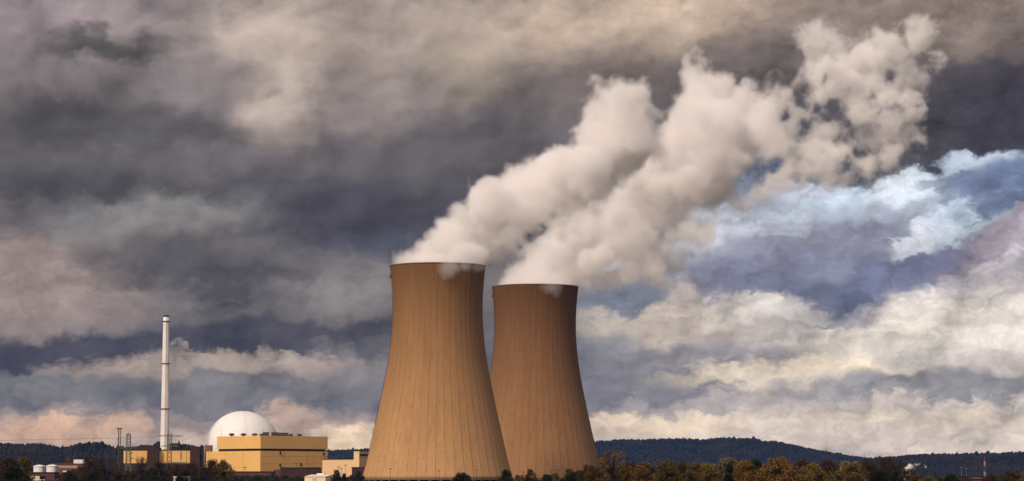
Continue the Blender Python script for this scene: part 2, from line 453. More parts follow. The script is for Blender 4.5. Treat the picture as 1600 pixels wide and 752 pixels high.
# ------------------------------------------------------------------ cooling towers
def tower_mat(name, base, shade_amount):
    m = bpy.data.materials.new(name); m.use_nodes = True
    nt = m.node_tree; q = G(nt); b = nt.nodes['Principled BSDF']
    t = nt.nodes.new('ShaderNodeTexCoord').outputs['Object']
    x, y, z = q.sep(t)
    a = q.mul(q.m('ARCTAN2', y, x), 48 / (2 * math.pi))
    # climbing joints of the shell at each rib, unevenly dark
    fr = q.m('ABSOLUTE', q.sub(q.m('FRACT', q.add(a, 1000.5)), .5))
    jn = q.noise(q.xyz(q.m('FLOOR', q.add(a, 1000.5)), q.mul(z, .012), 3.3), 1.7, 3, .6)
    line = q.mul(q.mr(fr, .06, .018), q.mr(jn, .3, .68, .2, .85))
    a2 = q.mul(a, 3.0)
    fr2 = q.m('ABSOLUTE', q.sub(q.m('FRACT', q.add(a2, 1000.5)), .5))
    jn2 = q.noise(q.xyz(q.m('FLOOR', q.add(a2, 1000.5)), q.mul(z, .02), 9.1), 1.3, 2, .6)
    fine = q.mul(q.mr(fr2, .12, .04), q.mr(jn2, .5, .72, 0, .5))
    # lifts of concrete, each a slightly different grey
    lv = q.mul(z, 1 / 1.35)
    lift = q.noise(q.xyz(q.m('FLOOR', lv), q.m('FLOOR', a), 0.0), .73, 1, .5)
    lj = q.mr(q.m('ABSOLUTE', q.sub(q.m('FRACT', lv), .5)), .36, .46, 0, .28)
    big = q.noise(q.v('MULTIPLY', t, (1, 1, .35)), .045, 6, .62)
    run = q.noise(q.v('MULTIPLY', t, (1, 1, .03)), .5, 5, .62)
    c = q.mix(q.mr(big, .32, .68), (*[v * .90 for v in base], 1), (*[v * 1.08 for v in base], 1))
    c = q.mix(q.mr(lift, .3, .7, 0, .22), c, (*[v * .72 for v in base], 1))
    c = q.mix(lj, c, (*[v * .62 for v in base], 1))
    # painted shade, deeper towards the rim, with run-off streaks over it
    top_shade = q.mul(q.mr(q.add(z, q.mul(q.sub(run, .5), 60)), 18, 148, 0, 1, False), shade_amount)
    c = q.mix(top_shade, c, (base[0] * .33, base[1] * .28, base[2] * .22, 1))
    c = q.mix(q.mul(q.mr(run, .52, .74), .34), c, (*[v * .5 for v in base], 1))
    c = q.mix(q.m('MAXIMUM', line, fine), c, (*[v * .40 for v in base], 1))
    nt.links.new(c, b.inputs['Base Color'])
    b.inputs['Roughness'].default_value = .85; b.inputs['Specular IOR Level'].default_value = .2
    return m


PROF = [(9.6, 48.6), (22, 45.3), (34, 42.4), (48, 39.3), (61.8, 36.4), (79.7, 32.9), (92, 30.9), (104, 29.6), (118, 29.05), (128, 29.25), (138, 29.95), (148, 31.0)]
pz_ = np.array([p[0] for p in PROF]); pr_ = np.array([p[1] for p in PROF])
pfit = np.polyfit((pz_ - 80) / 70, pr_, 5)


def rad_at(z): return np.polyval(pfit, (np.asarray(z, float) - 80) / 70)


ZL, ZT = 9.0, 146.6


def tower(px, d, label, mt):
    c = at(px, 700, d)
    root = thing('cooling_tower', label, 'cooling tower', (c.x, d, 0), 'pair of cooling towers')
    per = 8; NS = 48 * per
    zs = np.linspace(ZL, ZT, 72)
    offs = np.zeros(per); offs[0] = .13; offs[1] = .03; offs[-1] = .03
    ang = (np.arange(NS)) * 2 * math.pi / NS - math.pi / 48 * 0
    ro = rad_at(zs)[:, None] + np.tile(offs, 48)[None, :]
    V = np.stack([ro * np.cos(ang), ro * np.sin(ang), np.repeat(zs[:, None], NS, 1)], -1).reshape(-1, 3)
    n1 = len(zs)
    ri = rad_at(zs) - .8
    V2 = np.stack([ri[:, None] * np.cos(ang), ri[:, None] * np.sin(ang), np.repeat(zs[:, None], NS, 1)], -1).reshape(-1, 3)
    j, k = np.meshgrid(np.arange(n1 - 1), np.arange(NS), indexing='ij'); k1 = (k + 1) % NS
    f_out = np.stack([j * NS + k, j * NS + k1, (j + 1) * NS + k1, (j + 1) * NS + k], -1).reshape(-1, 4)
    o2 = n1 * NS
    f_in = np.stack([j * NS + k1, j * NS + k, (j + 1) * NS + k, (j + 1) * NS + k1], -1).reshape(-1, 4) + o2
    kk = np.arange(NS); kk1 = (kk + 1) % NS
    bot = np.stack([kk1, kk, o2 + kk, o2 + kk1], -1)
    top = np.stack([(n1 - 1) * NS + kk, (n1 - 1) * NS + kk1, o2 + (n1 - 1) * NS + kk1, o2 + (n1 - 1) * NS + kk], -1)
    sh = mesh_np('shell', np.concatenate([V, V2]), np.concatenate([f_out, f_in, bot, top]), mt, root)
    sh.data.polygons.foreach_set('use_smooth', [True] * len(sh.data.polygons))
    rt = float(rad_at(ZT)); rb = float(rad_at(ZL))
    rim = MB().lathe([(rt + .05, ZT - .5), (rt + .3, ZT - .4), (rt + .3, ZT + .3), (rt - .85, ZT + .3), (rt - .85, ZT - .5)], 160, cap=False)
    rim.build('rim', M['rimdark'], root)
    MB().lathe([(rb + .35, ZL - .7), (rb + .35, ZL - .01), (rb - 1.2, ZL - .01), (rb - 1.2, ZL - .7), (rb + .35, ZL - .7)], 160, cap=False).build('ring_beam', M['grey'], root)
    MB().lathe([(rb - 7, 0), (rb - 7, 9.2)], 96).build('fill_pack', M['black'], root)
    MB().lathe([(rb + 5, 0), (rb + 5, 1.2), (rb + 4.4, 1.2), (rb + 4.4, .4)], 96).build('basin', M['grey'], root)
    # the slanting supports under the shell, in V pairs
    strut = None
    for i in range(44):
        a = 2 * math.pi * i / 44
        if strut is None:
            mb = MB(); da = math.pi / 44
            for s_ in (-1, 1):
                mb.tube((rb + 2.6, 0, .3), ((rb - .3) * math.cos(s_ * da * .96), (rb - .3) * math.sin(s_ * da * .96), ZL - .6), .34, .30, 6)
            so = mb.build('support_strut', M['strut'], root); strut = so
        else:
            so = strut.copy(); col.objects.link(so); so.parent = root
        so.rotation_euler = (0, 0, a)
    # stair ladder and lamp bracket on the left flank of the shell
    lm = MB()
    a = R(188)
    for z0, z1 in zip(np.linspace(ZL, ZT, 30)[:-1], np.linspace(ZL, ZT, 30)[1:]):
        r0, r1 = rad_at(z0) + .5, rad_at(z1) + .5
        lm.tube((r0 * math.cos(a), r0 * math.sin(a), z0), (r1 * math.cos(a), r1 * math.sin(a), z1), .16, n=4, cap=False)
    zz = 139; rr = float(rad_at(zz))
    lm.obox(((rr + .1) * math.cos(a) - 1.3, (rr) * math.sin(a) - .8), (1, 0), 1.3, (0, 1), 1.6, zz, zz + 1.8)
    lm.build('ladder', M['rust'], root)
    return root


M['strut'] = mat('pale_concrete', (.16, .13, .10), .85)
M['rimdark'] = mat('stained_rim_concrete', (.13, .08, .05), .9, .2, .2)
TC = (.505, .285, .128)
D1, D2 = 1800.0, 1990.0
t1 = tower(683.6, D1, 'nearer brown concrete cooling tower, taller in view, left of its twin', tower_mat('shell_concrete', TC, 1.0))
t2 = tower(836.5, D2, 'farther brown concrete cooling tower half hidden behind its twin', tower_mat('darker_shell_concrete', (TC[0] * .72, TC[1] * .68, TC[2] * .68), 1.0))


# ------------------------------------------------------------------ the power station
def part(mb, name, m, root, label=None, smooth=False):
    o = mb.build(name, M[m] if isinstance(m, str) else m, root, smooth)
    if root is not None: o.matrix_parent_inverse = Matrix.Translation(-root.location)
    if label: o['label'] = label
    return o


def seams(mb, o, u, a, n, z0, z1, step, t=.03, w=.09):
    """thin vertical joints on a wall: o corner, u along it, n outward"""
    o, u, n = Vector(o), Vector(u), Vector(n)
    k = step
    while k < a - .5:
        mb.obox(o + u * k + n * .0, u, w, n, t, z0, z1); k += step
    return mb


# turbine hall: a yellow block set corner-on, an overhanging upper storey over a dark recessed band
DB = 2100.0
UL, UR = Vector((-.694, .720)), Vector((.720, .694))       # along the left and the right wall, away from the camera
C0 = Vector((xat(407, DB, 700), DB))
zt, zs1, zs0, zb = zat(682, DB), zat(701, DB), zat(704.6, DB), zat(737, DB)
LU, LL, LR = 75 / F * DB / .683, 94 / F * DB / .683, 96 / F * DB / .702
hall = thing('turbine_hall', 'big yellow turbine hall with dark band and roof vents in front of the white dome', 'industrial hall', (C0.x, C0.y, 0))
part(MB().obox(C0, UL, LU, UR, LR, zs1, zt), 'upper_storey', 'yellow', hall)
part(MB().obox(C0 + UL * .9 + UR * .9, UL, LU - 1.8, UR, LR - 1.8, zs0, zs1), 'recessed_band', 'dark', hall)
part(MB().obox(C0, UL, LL, UR, LR, zb, zs0), 'lower_storey', 'yellow', hall)
part(MB().obox(C0 + UL * .4 + UR * .4, UL, LL - .8, UR, LR - .8, 0, zb), 'plinth', 'brick', hall)
pr = MB()
for (o, u, a, w, b) in ((C0, UL, LU, UR, .5), (C0, UR, LR, UL, .5), (C0 + UL * (LU - .5), UL, .5, UR, LR), (C0 + UR * (LR - .5), UR, .5, UL, LU)):
    pr.obox(Vector(o) + Vector(w) * .02 + Vector(u) * .02, u, a - .04, w, b - .04, zt, zt + .55)
part(pr, 'parapet', 'yellow', hall)
nL, nR = -UR, -UL
for u_, len_, n_, za_, zb2, st in ((UL, LL, nL, zb + .3, zs0 - .3, 21), (UR, LR, nR, zb + .3, zs0 - .3, 23)):
    k = st
    while k < len_ - 2:
        part(MB().obox(C0 + u_ * k, u_, .12, n_, .03, za_, zb2), 'cladding_joint', 'brown', hall); k += st
for zz in (zb + 6, zb + 11.5): part(MB().obox(C0 + UR * .2, UR, LR - .4, nR, .03, zz, zz + .08), 'cladding_joint', 'brown', hall)
for f_, py in ((.28, 709), (.93, 710), (.28, 728), (.93, 726), (.585, 726.5)):
    z = zat(py, DB + 40)
    lb = MB().obox(C0 + UR * (LR * f_), UR, .9, nR, .8, z - .9, z + 1.1).obox(C0 + UR * (LR * f_ + .2) + nR * .2, UR, .5, nR, 1.0, z + 1.1, z + 1.5)
    part(lb, 'wall_lamp', 'dark', hall)


def roof_vent(px, py, dd, s):
    d = DB + dd; x = xat(px, d, 682); z0 = zt + .02
    h = s
    mb = MB().lathe([(1.1 * h, z0), (1.1 * h, z0 + 1.0), (1.3 * h, z0 + 1.2), (2.7 * h, z0 + 1.8), (2.8 * h, z0 + 2.2), (2.0 * h, z0 + 2.9), (.3, z0 + 3.2)], 14, (x, d))
    return part(mb, 'roof_vent', 'rust', hall)


for px, dd, s in ((362, 42, .85), (380.5, 44, .85), (398, 46, .85), (409, 58, .7), (442, 52, .85), (454, 62, .75), (468, 68, .75)): roof_vent(px, 682, dd, s)
for px0, px1, dd in ((410.5, 419.5, 24), (424, 435, 30), (436, 449.5, 44)):
    x0, x1 = xat(px0, DB + dd, 680), xat(px1, DB + dd, 680)
    mb = MB().box(x0, x1, DB + dd, DB + dd + 5, zt + .6, zt + 3.3).box(x0 - .3, x1 + .3, DB + dd - .3, DB + dd + 5.3, zt + 3.3, zt + 3.6)
    for k in range(3): mb.box(x0 - .15, x1 + .15, DB + dd - .14, DB + dd - .02, zt + .9 + k * .8, zt + 1.2 + k * .8)
    for xx in (x0 + .4, x1 - .9): mb.box(xx, xx + .5, DB + dd + 1, DB + dd + 4, zt - .1, zt + .6)
    part(mb, 'air_handling_unit', 'rust', hall)
for px, py, dd in ((346.5, 664, 38), (411, 668, 30), (483.5, 678, 60)):
    x = xat(px, DB + dd, 680); z = zat(py, DB + dd)
    mb = MB().tube((x, DB + dd, zt), (x, DB + dd, z), .13, .06)
    if py == 678: mb.box(x - 1.1, x + 1.1, DB + dd - .3, DB + dd + .3, z - .4, z)
    part(mb, 'lightning_rod', 'metal', hall)

# reactor dome
DD = 2250.0
cd = at(378.8, 702, DD); rd = 59.2 / F * DD
dome = thing('reactor_dome', 'white spherical reactor dome behind the yellow turbine hall', 'dome', (cd.x, DD, 0))
dm = bpy.data.materials.new('painted_dome'); dm.use_nodes = True
q = G(dm.node_tree); tcn = dm.node_tree.nodes.new('ShaderNodeTexCoord').outputs['Object']
x_, y_, z_ = q.sep(tcn)
zr = q.m('ARCSINE', q.m('DIVIDE', q.sub(z_, cd.z), rd + .01))
bnd = q.mr(q.m('ABSOLUTE', q.sub(q.m('FRACT', q.mul(zr, 13.0)), .5)), .43, .48, 0, .5)
dirt = q.noise(q.v('MULTIPLY', tcn, (1, 1, .2)), .25, 5, .6)
cc = q.mix(q.mr(dirt, .4, .75, 0, .25), (.83, .82, .81, 1), (.68, .65, .63, 1))
cc = q.mix(bnd, cc, (.50, .46, .44, 1))
dm.node_tree.links.new(cc, dm.node_tree.nodes['Principled BSDF'].inputs['Base Color'])
dm.node_tree.nodes['Principled BSDF'].inputs['Roughness'].default_value = .55
prof = [(rd * math.cos(a), cd.z + rd * math.sin(a)) for a in np.linspace(0, math.pi / 2 - .004, 40)]
db = MB().lathe([(rd, 0)] + prof, 128, (cd.x, DD))
o = part(db, 'shell', dm, dome, smooth=True)
db = MB()
for k in range(40):
    a0, a1 = math.pi / 2 * k / 40, math.pi / 2 * (k + 1) / 40
    ca, sa = math.cos(R(-78)), math.sin(R(-78))
    db.tube((cd.x + (rd + .25) * math.cos(a0) * ca, DD + (rd + .25) * math.cos(a0) * sa, cd.z + (rd + .25) * math.sin(a0)),
            (cd.x + (rd + .25) * math.cos(a1) * ca, DD + (rd + .25) * math.cos(a1) * sa, cd.z + (rd + .25) * math.sin(a1)), .05, n=4, cap=False)
part(db, 'ladder', 'metal', dome)
# red-brown stair block at the dome's foot
sb = MB().box(xat(321.5, 2190), xat(331.5, 2190), 2180, 2192, 0, zat(697, 2186))
sb.box(xat(321.5, 2190) - .2, xat(331.5, 2190) + .2, 2179.8, 2192.2, zat(697, 2186), zat(697, 2186) + .5)
rb_ = thing('stair_block', 'small red brown stair block at the left foot of the white dome', 'building', (xat(326, 2190), 2186, 0))
part(sb, 'wall', mat('terracotta_cladding', (.26, .12, .065), .8), rb_)
part(MB().box(xat(325, 2190), xat(328, 2190), 2179.7, 2179.9, 20, 23), 'louvre', 'dark', rb_)

# vent stack
DS = 2200.0
cs = at(257.3, 720, DS)
stack = thing('vent_stack', 'tall slim white ventilation stack with three ringed platforms left of the dome', 'chimney', (cs.x, DS, 0))
zst = zat(495.5, DS)
rs = lambda z: 4.15 + (2.35 - 4.15) * (z / zst) ** .95
part(MB().lathe([(rs(z), z) for z in np.linspace(0, zst, 24)], 40, (cs.x, DS)), 'shaft', 'white', stack, smooth=False)
for p_ in stack.children[0].data.polygons: p_.use_smooth = len(p_.vertices) == 4
part(MB().lathe([(rs(zst) + .15, zst), (rs(zst) + .15, zst + .9), (1.6, zst + .9), (1.6, zst + 1.5), (1.4, zst + 1.5)], 24, (cs.x, DS)), 'cap', 'rust', stack)
for py in (501.8, 567.8, 638.5):
    z = zat(py, DS); r = rs(z)
    mb = MB().lathe([(r + .02, z - .5), (r + 1.1, z - .25), (r + 1.1, z), (r + .02, z)], 24, (cs.x, DS), cap=False)
    pl = part(mb, 'platform', 'rust', stack)
    rl = MB()
    for hz_ in (.6, 1.2): rl.lathe([(r + 1.05, z + hz_), (r + 1.12, z + hz_), (r + 1.12, z + hz_ + .1), (r + 1.05, z + hz_ + .1)], 24, (cs.x, DS), cap=False)
    for k in range(12):
        a = 2 * math.pi * k / 12
        rl.tube((cs.x + (r + 1.08) * math.cos(a), DS + (r + 1.08) * math.sin(a), z), (cs.x + (r + 1.08) * math.cos(a), DS + (r + 1.08) * math.sin(a), z + 1.3), .07, n=4)
    ro = rl.build('railing', M['rust'], pl); ro.matrix_parent_inverse = pl.matrix_parent_inverse.copy()
lb = MB()
for k in range(24):
    z0, z1 = zst * k / 24, zst * (k + 1) / 24
    lb.tube((cs.x + .5, DS - rs(z0) - .15, z0), (cs.x + .5, DS - rs(z1) - .15, z1), .1, n=4, cap=False)
part(lb, 'ladder', 'metal', stack)

# long low yellow wing with brown stair towers
DW = 2175.0
def X(px, d=DW): return xat(px, d, 715)
wing = thing('yellow_wing', 'long low yellow wing with two brown stair towers at the foot of the white stack', 'industrial building', (X(245), DW, 0))
zw, zw0 = zat(704, DW), zat(724, DW)
part(MB().box(X(193), X(298), DW, DW + 40, zw0, zw), 'wall', 'yellow', wing)
part(MB().box(X(193) + .3, X(298) - .3, DW + .4, DW + 39.6, 0, zw0), 'plinth', 'brown', wing)
part(MB().box(X(193) - .3, X(298) - .05, DW - .3, DW + 40.3, zw, zw + .7), 'roof_edge', 'dark', wing)
for a, b, t_ in ((231, 249, 699.5), (298, 313, 698)):
    st_ = part(MB().box(X(a), X(b), DW - 5, DW + 12, 0, zat(t_, DW)), 'stair_tower', 'brown', wing)
    ca_ = MB().box(X(a) - .25, X(b) + .25, DW - 5.25, DW + 12.25, zat(t_, DW), zat(t_, DW) + .6)
    for k in range(1, 4):
        xx = X(a) + (X(b) - X(a)) * k / 4; ca_.box(xx, xx + .2, DW - 5.12, DW - 5.0, 2, zat(t_, DW) - .5)
    co_ = ca_.build('coping', M['dark'], st_); co_.matrix_parent_inverse = st_.matrix_parent_inverse.copy()
for px, py in ((206, 708), (206, 716.5)):
    part(MB().box(X(px - .9), X(px + .9), DW - .12, DW - .01, zat(py + 1, DW), zat(py - 1, DW)), 'window', 'glass', wing)
for px in (291,): part(MB().box(X(px), X(px) + .25, DW - .04, DW - .005, zw0 + .3, zw - .2), 'cladding_joint', 'brown', wing)
part(MB().tube((X(282.5), DW - .5, zw0 + 3), (X(282.5), DW - .5, zw - .5), .3).tube((X(268), DW - 3, zw0 + .6), (X(292), DW - 3, zw0 + .6), .45), 'duct', 'metal', wing)
part(MB().box(X(206), X(231.5), DW + 14, DW + 34, zw + .7, zat(697.5, DW + 14)), 'roof_house', 'brown', wing)

# yellow hall at the foot of the nearer tower
DY = 2050.0
C1 = Vector((xat(561.3, DY, 715), DY))
VL, VR = Vector((-.86, .51)), Vector((.51, .86))
zy1, zy0 = zat(705, DY), zat(718, DY)
yh = thing('yellow_pump_hall', 'pale yellow hall with a taller end block beside the nearer cooling tower', 'industrial hall', (C1.x, C1.y, 0))
l1 = 8.5 / F * DY / .83; l2 = 58 / F * DY / .83
part(MB().obox(C1, VL, l1, VR, 34, 0, zy1), 'end_block', 'cream', yh)
part(MB().obox(C1 + VL * (l1 + .02) + VR * .3, VL, l2 - l1, VR, 30, 0, zy0), 'long_block', 'cream', yh)
re_ = MB().obox(C1 - VL * .25 - VR * .25, VL, l1 + .5, VR, 34.5, zy1, zy1 + .6)
re_.obox(C1 + VL * (l1 + .3), VL, l2 - l1, VR, 30.4, zy0, zy0 + .6)
part(re_, 'roof_edge', 'dark', yh)
part(MB().obox(C1 + VR * 1.2, VR, 30, -VL, .12, zat(712.5, DY), zat(709.5, DY)).obox(C1 + VR * .4, VR, 33, -VL, .1, zat(714.6, DY), zat(714, DY)), 'window_strip', 'dark', yh)
part(MB().obox(C1 + VR * .0 - VL * 6.2 - VR * 2.5, VL, 11, VR, 24, 0, zat(731, DY)).obox(C1 - VL * 6.6 - VR * 2.9, VL, 11.8, VR, 24.8, zat(731, DY), zat(731, DY) + .5), 'porch', 'brown', yh)
part(MB().tube((xat(507, DY + 30), DY + 34, zy0), (xat(507, DY + 30), DY + 34, zat(699, DY + 34)), .16, .08).tube((xat(506, DY + 30), DY + 34, zat(700.5, DY + 34)), (xat(508, DY + 30), DY + 34, zat(700.5, DY + 34)), .1), 'antenna', 'metal', yh)

# brick annexes in front of the turbine hall
DA = 2010.0
an = thing('brick_annex', 'dark brown flat annex against the right wall of the yellow turbine hall', 'building', (xat(468, DA), DA, 0))
part(MB().box(xat(438, DA), xat(497.5, DA), DA, DA + 30, 0, zat(731.5, DA)), 'wall', 'brown', an)
part(MB().box(xat(438, DA) - .3, xat(497.5, DA) + .3, DA - .3, DA + 30.3, zat(731.5, DA), zat(731.5, DA) + .5), 'roof_edge', 'dark', an)
part(MB().box(xat(427, DA), xat(437.8, DA), DA + 2, DA + 20, 0, zat(734, DA)), 'side_wing', 'brick', an)
for px in (457, 475.5): part(MB().lathe([(1.0, zat(731.4, DA) + .4), (1.0, zat(730.6, DA)), (.6, zat(730.2, DA)), (.1, zat(730, DA))], 10, (xat(px, DA), DA + 8)), 'roof_dome_light', 'white', an)
part(MB().box(xat(485, DA), xat(490, DA), DA + 5, DA + 9, zat(731.4, DA) + .4, zat(730.2, DA)), 'roof_unit', 'rust', an)
part(MB().box(xat(479, DA), xat(489, DA), DA - .1, DA - .01, zat(750, DA), zat(744, DA)), 'gate', 'black', an)
gw = thing('works_building', 'low red brown workshop with a blue door below the yellow turbine hall', 'building', (xat(385, 1900), 1900, 0))
part(MB().box(xat(352, 1900), xat(424, 1900), 1900, 1930, 0, zat(738, 1900)), 'wall', 'brick', gw)
part(MB().box(xat(352, 1900) - .3, xat(424, 1900) + .3, 1899.7, 1930.3, zat(738, 1900), zat(738, 1900) + .6), 'roof_edge', 'dark', gw)
part(MB().box(xat(352, 1900) + .5, xat(424, 1900) - .5, 1899.85, 1899.98, zat(745.5, 1900), zat(743, 1900)), 'window_strip', 'glass', gw)
part(MB().box(xat(394, 1900), xat(401, 1900), 1899.8, 1899.97, 0, zat(746, 1900)), 'door', 'blue', gw)

# beige pavilion in front
DP = 1600.0
C2 = Vector((xat(508.5, DP, 745), DP))
PL, PR = Vector((-.90, .436)), Vector((.436, .90))
pv = thing('beige_pavilion', 'small beige pavilion with a flat gable and rooftop box before the turbine hall', 'building', (C2.x, C2.y, 0))
ze, zg = zat(745, DP), zat(741.6, DP)
pl_, pr_ = 32.5 / F * DP / .87, 18 / F * DP / .43
part(MB().obox(C2, PL, pl_, PR, pr_, 0, ze), 'wall', 'beige', pv)
a_, b_ = C2 - PL * .3 - PR * .4, C2 + PL * (pl_ + .3) - PR * .4
c_, d_ = b_ + PR * (pr_ + .8), a_ + PR * (pr_ + .8)
r1_, r2_ = (a_ + d_) / 2, (b_ + c_) / 2
v3 = lambda p, z: (p.x, p.y, z)
part(MB().add([v3(a_, ze + .02), v3(b_, ze + .02), v3(c_, ze + .02), v3(d_, ze + .02), v3(r1_, zg), v3(r2_, zg)], [(0, 1, 5, 4), (2, 3, 4, 5), (3, 0, 4), (1, 2, 5), (0, 3, 2, 1)]), 'roof', 'roof', pv)
rm = (r1_ + r2_) / 2
part(MB().obox(rm - PL * 2.2 - PR * 1.4, PL, 4.6, PR, 2.8, zg - .5, zat(739.7, DP)), 'rooftop_box', 'white', pv)
part(MB().obox(C2 + PL * (pl_ * .42), PL, 2.8, -PR, .06, ze - 2.4, ze - .8), 'window', mat('bright_glazing', (.38, .42, .46), .2, spec=.6), pv)

# storage tanks
def tank(px0, px1, pyt, d, label):
    x0, x1 = xat(px0, d), xat(px1, d); r = (x1 - x0) / 2; x = (x0 + x1) / 2; z = zat(pyt, d)
    t = thing('storage_tank', label, 'tank', (x, d, 0), 'white storage tanks')
    o = part(MB().lathe([(r, 0), (r, z)], 48, (x, d), cap=False), 'wall', 'white', t, smooth=True)
    part(MB().lathe([(r + .25, z - .35), (r + .25, z), (r * .6, z + .55), (.1, z + .8)], 48, (x, d)), 'roof', 'white', t)
    for k in range(1, 4): part(MB().lathe([(r + .02, z * k / 4), (r + .1, z * k / 4), (r + .1, z * k / 4 + .12), (r + .02, z * k / 4 + .12)], 48, (x, d), cap=False), 'hoop', 'grey', t)
    part(MB().tube((x + r * .7, d - r * .75, 0), (x + r * .7, d - r * .75, z + 1), .12, n=4).tube((x + r * .7 + .5, d - r * .72, 0), (x + r * .7 + .5, d - r * .72, z + 1), .12, n=4), 'ladder', 'rust', t)
tank(52.3, 71, 728.6, 1500, 'left white storage tank, its foot hidden by a brown shed')
tank(72.3, 90.8, 728.2, 1470, 'right white storage tank, its right side clear down to the ground')
sh_ = thing('brown_shed', 'low brown shed with pale doors in front of the white storage tanks', 'shed', (xat(60, 1420), 1420, 0))
part(MB().box(xat(36, 1420), xat(85, 1420), 1420, 1434, 0, zat(739, 1420)), 'wall', 'brick', sh_)
part(MB().box(xat(36, 1420) - .3, xat(85, 1420) + .3, 1419.6, 1434.3, zat(739, 1420), zat(739, 1420) + .4), 'roof', 'brown', sh_)
for a, b, mm in ((46, 53, 'beige'), (55, 62, 'beige'), (63, 71, 'black')):
    part(MB().box(xat(a, 1420), xat(b, 1420), 1419.85, 1419.98, 2, zat(744, 1420)), 'door', mm, sh_)
part(MB().box(xat(52, 1405), xat(70, 1405), 1405, 1406, 0, zat(749.3, 1405)), 'loading_ramp', 'white', sh_)

# office range with a strip of windows
DO = 1750.0
of = thing('office_range', 'long reddish flat roofed office range with a strip of windows behind the tanks', 'office building', (xat(100, DO), DO, 0))
part(MB().box(xat(78, DO), xat(136, DO), DO, DO + 16, 0, zat(725.5, DO)), 'wall', mat('pinkish_brick', (.17, .075, .062), .85), of)
part(MB().box(xat(78, DO) - .3, xat(136, DO) + .3, DO - .3, DO + 16.3, zat(725.5, DO), zat(725.5, DO) + .5), 'roof_edge', 'redroof', of)
part(MB().box(xat(89, DO), xat(136, DO) - .4, DO - .05, DO - .005, zat(731, DO), zat(728, DO)), 'window_band', 'beige', of)
for k in range(20):
    xx = xat(91 + k * 2.2, DO)
    part(MB().box(xx, xx + .5, DO - .1, DO - .055, zat(730.7, DO), zat(728.3, DO)), 'window', 'glass', of)
part(MB().box(xat(113, DO), xat(140, DO), DO + 4, DO + 13, zat(725.5, DO) + .5, zat(718.3, DO + 4)), 'penthouse', 'white', of)
part(MB().box(xat(98, DO), xat(104, DO), DO - .1, DO - .02, zat(737.5, DO), zat(735.8, DO)), 'sign_panel', 'white', of)

# small pale buildings half hidden by the trees
def small_house(px0, px1, pyt, pyr, d, label, wall, roof, name='house'):
    x0, x1 = xat(px0, d), xat(px1, d); z, zr_ = zat(pyt, d), zat(pyr, d)
    t = thing(name, label, 'house', ((x0 + x1) / 2, d, 0))
    part(MB().box(x0, x1, d, d + 8, 0, z), 'wall', wall, t)
    part(MB().add([(x0 - .3, d - .4, z + .01), (x1 + .3, d - .4, z + .01), (x1 + .3, d + 8.4, z + .01), (x0 - .3, d + 8.4, z + .01), (x0 - .3, d + 4, zr_), (x1 + .3, d + 4, zr_)],
                  [(0, 1, 5, 4), (2, 3, 4, 5), (3, 0, 4), (1, 2, 5), (0, 3, 2, 1)]), 'roof', roof, t)
    n = max(1, int((x1 - x0) / 2.2))
    for k in range(n):
        xx = x0 + (x1 - x0) * (k + .5) / n
        part(MB().box(xx - .4, xx + .4, d - .08, d - .01, z - 2.2, z - 1.0), 'window', 'glass', t)
    return t
small_house(229, 247, 739, 737, 1380, 'pale house glimpsed between dark trunks under the lattice pylon', 'white', 'brown')
small_house(271, 280, 746, 744.5, 1250, 'small cream hut left of the two near the bottom under the yellow wing', 'cream', 'roof', 'hut')
small_house(285, 297, 745.3, 743, 1260, 'cream hut with pale roof right of the other hut under the yellow wing', 'cream', 'roof', 'hut')
small_house(1521, 1534, 748.5, 746.2, 900, 'red roofed house at the lower right below the striped mast', 'brick', 'redroof')

# ------------------------------------------------------------------ masts, pylons and lines
def lattice(mb, x, y, z0, z1, w0, w1, n, t=.09, flat=False):
    cs_ = ((-1, -1), (1, -1), (1, 1), (-1, 1))
    for k in range(n):
        za, zb_ = z0 + (z1 - z0) * k / n, z0 + (z1 - z0) * (k + 1) / n
        wa, wb = w0 + (w1 - w0) * k / n, w0 + (w1 - w0) * (k + 1) / n
        P_ = [(x + a * wa / 2, y + b * wa / 2, za) for a, b in cs_]; T_ = [(x + a * wb / 2, y + b * wb / 2, zb_) for a, b in cs_]
        for i in range(4):
            mb.tube(P_[i], T_[i], t * 1.5, n=4, cap=False); j = (i + 1) % 4
            mb.tube(P_[i], T_[j] if k % 2 else T_[j], t, n=4, cap=False); mb.tube(P_[j], T_[i], t * .9, n=4, cap=False)
    return mb


def crossarm(mb, x, y, z, half, rise, t=.2):
    for s_ in (-1, 1):
        mb.tube((x, y - .9, z), (x + s_ * half, y, z), t, n=4); mb.tube((x, y + .9, z), (x + s_ * half, y, z), t, n=4)
        mb.tube((x, y, z + rise), (x + s_ * half, y, z), t, n=4)
        for k in (.3, .6): mb.tube((x + s_ * half * k, y, z), (x + s_ * half * k, y, z + rise * (1 - k)), t * .7, n=4)
    return mb


DPY = 1600.0
p1 = thing('lattice_pylon', 'green grey lattice pylon with one low crossarm in front of the yellow wing', 'pylon', (xat(200.3, DPY), DPY, 0), 'lattice pylons')
px1 = xat(200.6, DPY, 720)
part(lattice(lattice(MB(), px1, DPY, 0, zat(722, DPY), 4.4, 2.6, 5, .13), px1, DPY, zat(722, DPY), zat(679, DPY), 2.6, 2.0, 9, .11), 'body', 'greensteel', p1)
part(crossarm(MB(), px1, DPY, zat(700.5, DPY), 4.8, .9), 'crossarm', 'greensteel', p1)
part(MB().box(px1 - 1.2, px1 + 1.2, DPY - 1.2, DPY + 1.2, zat(679, DPY), zat(678, DPY)).tube((px1, DPY, zat(678, DPY)), (px1, DPY, zat(675.5, DPY)), .12), 'head', 'rust', p1)
DPZ = 1850.0
p2 = thing('lattice_pylon', 'lattice pylon with a wide upper crossarm standing before the foot of the white stack', 'pylon', (xat(265, DPZ), DPZ, 0), 'lattice pylons')
px2 = xat(264.8, DPZ, 700)
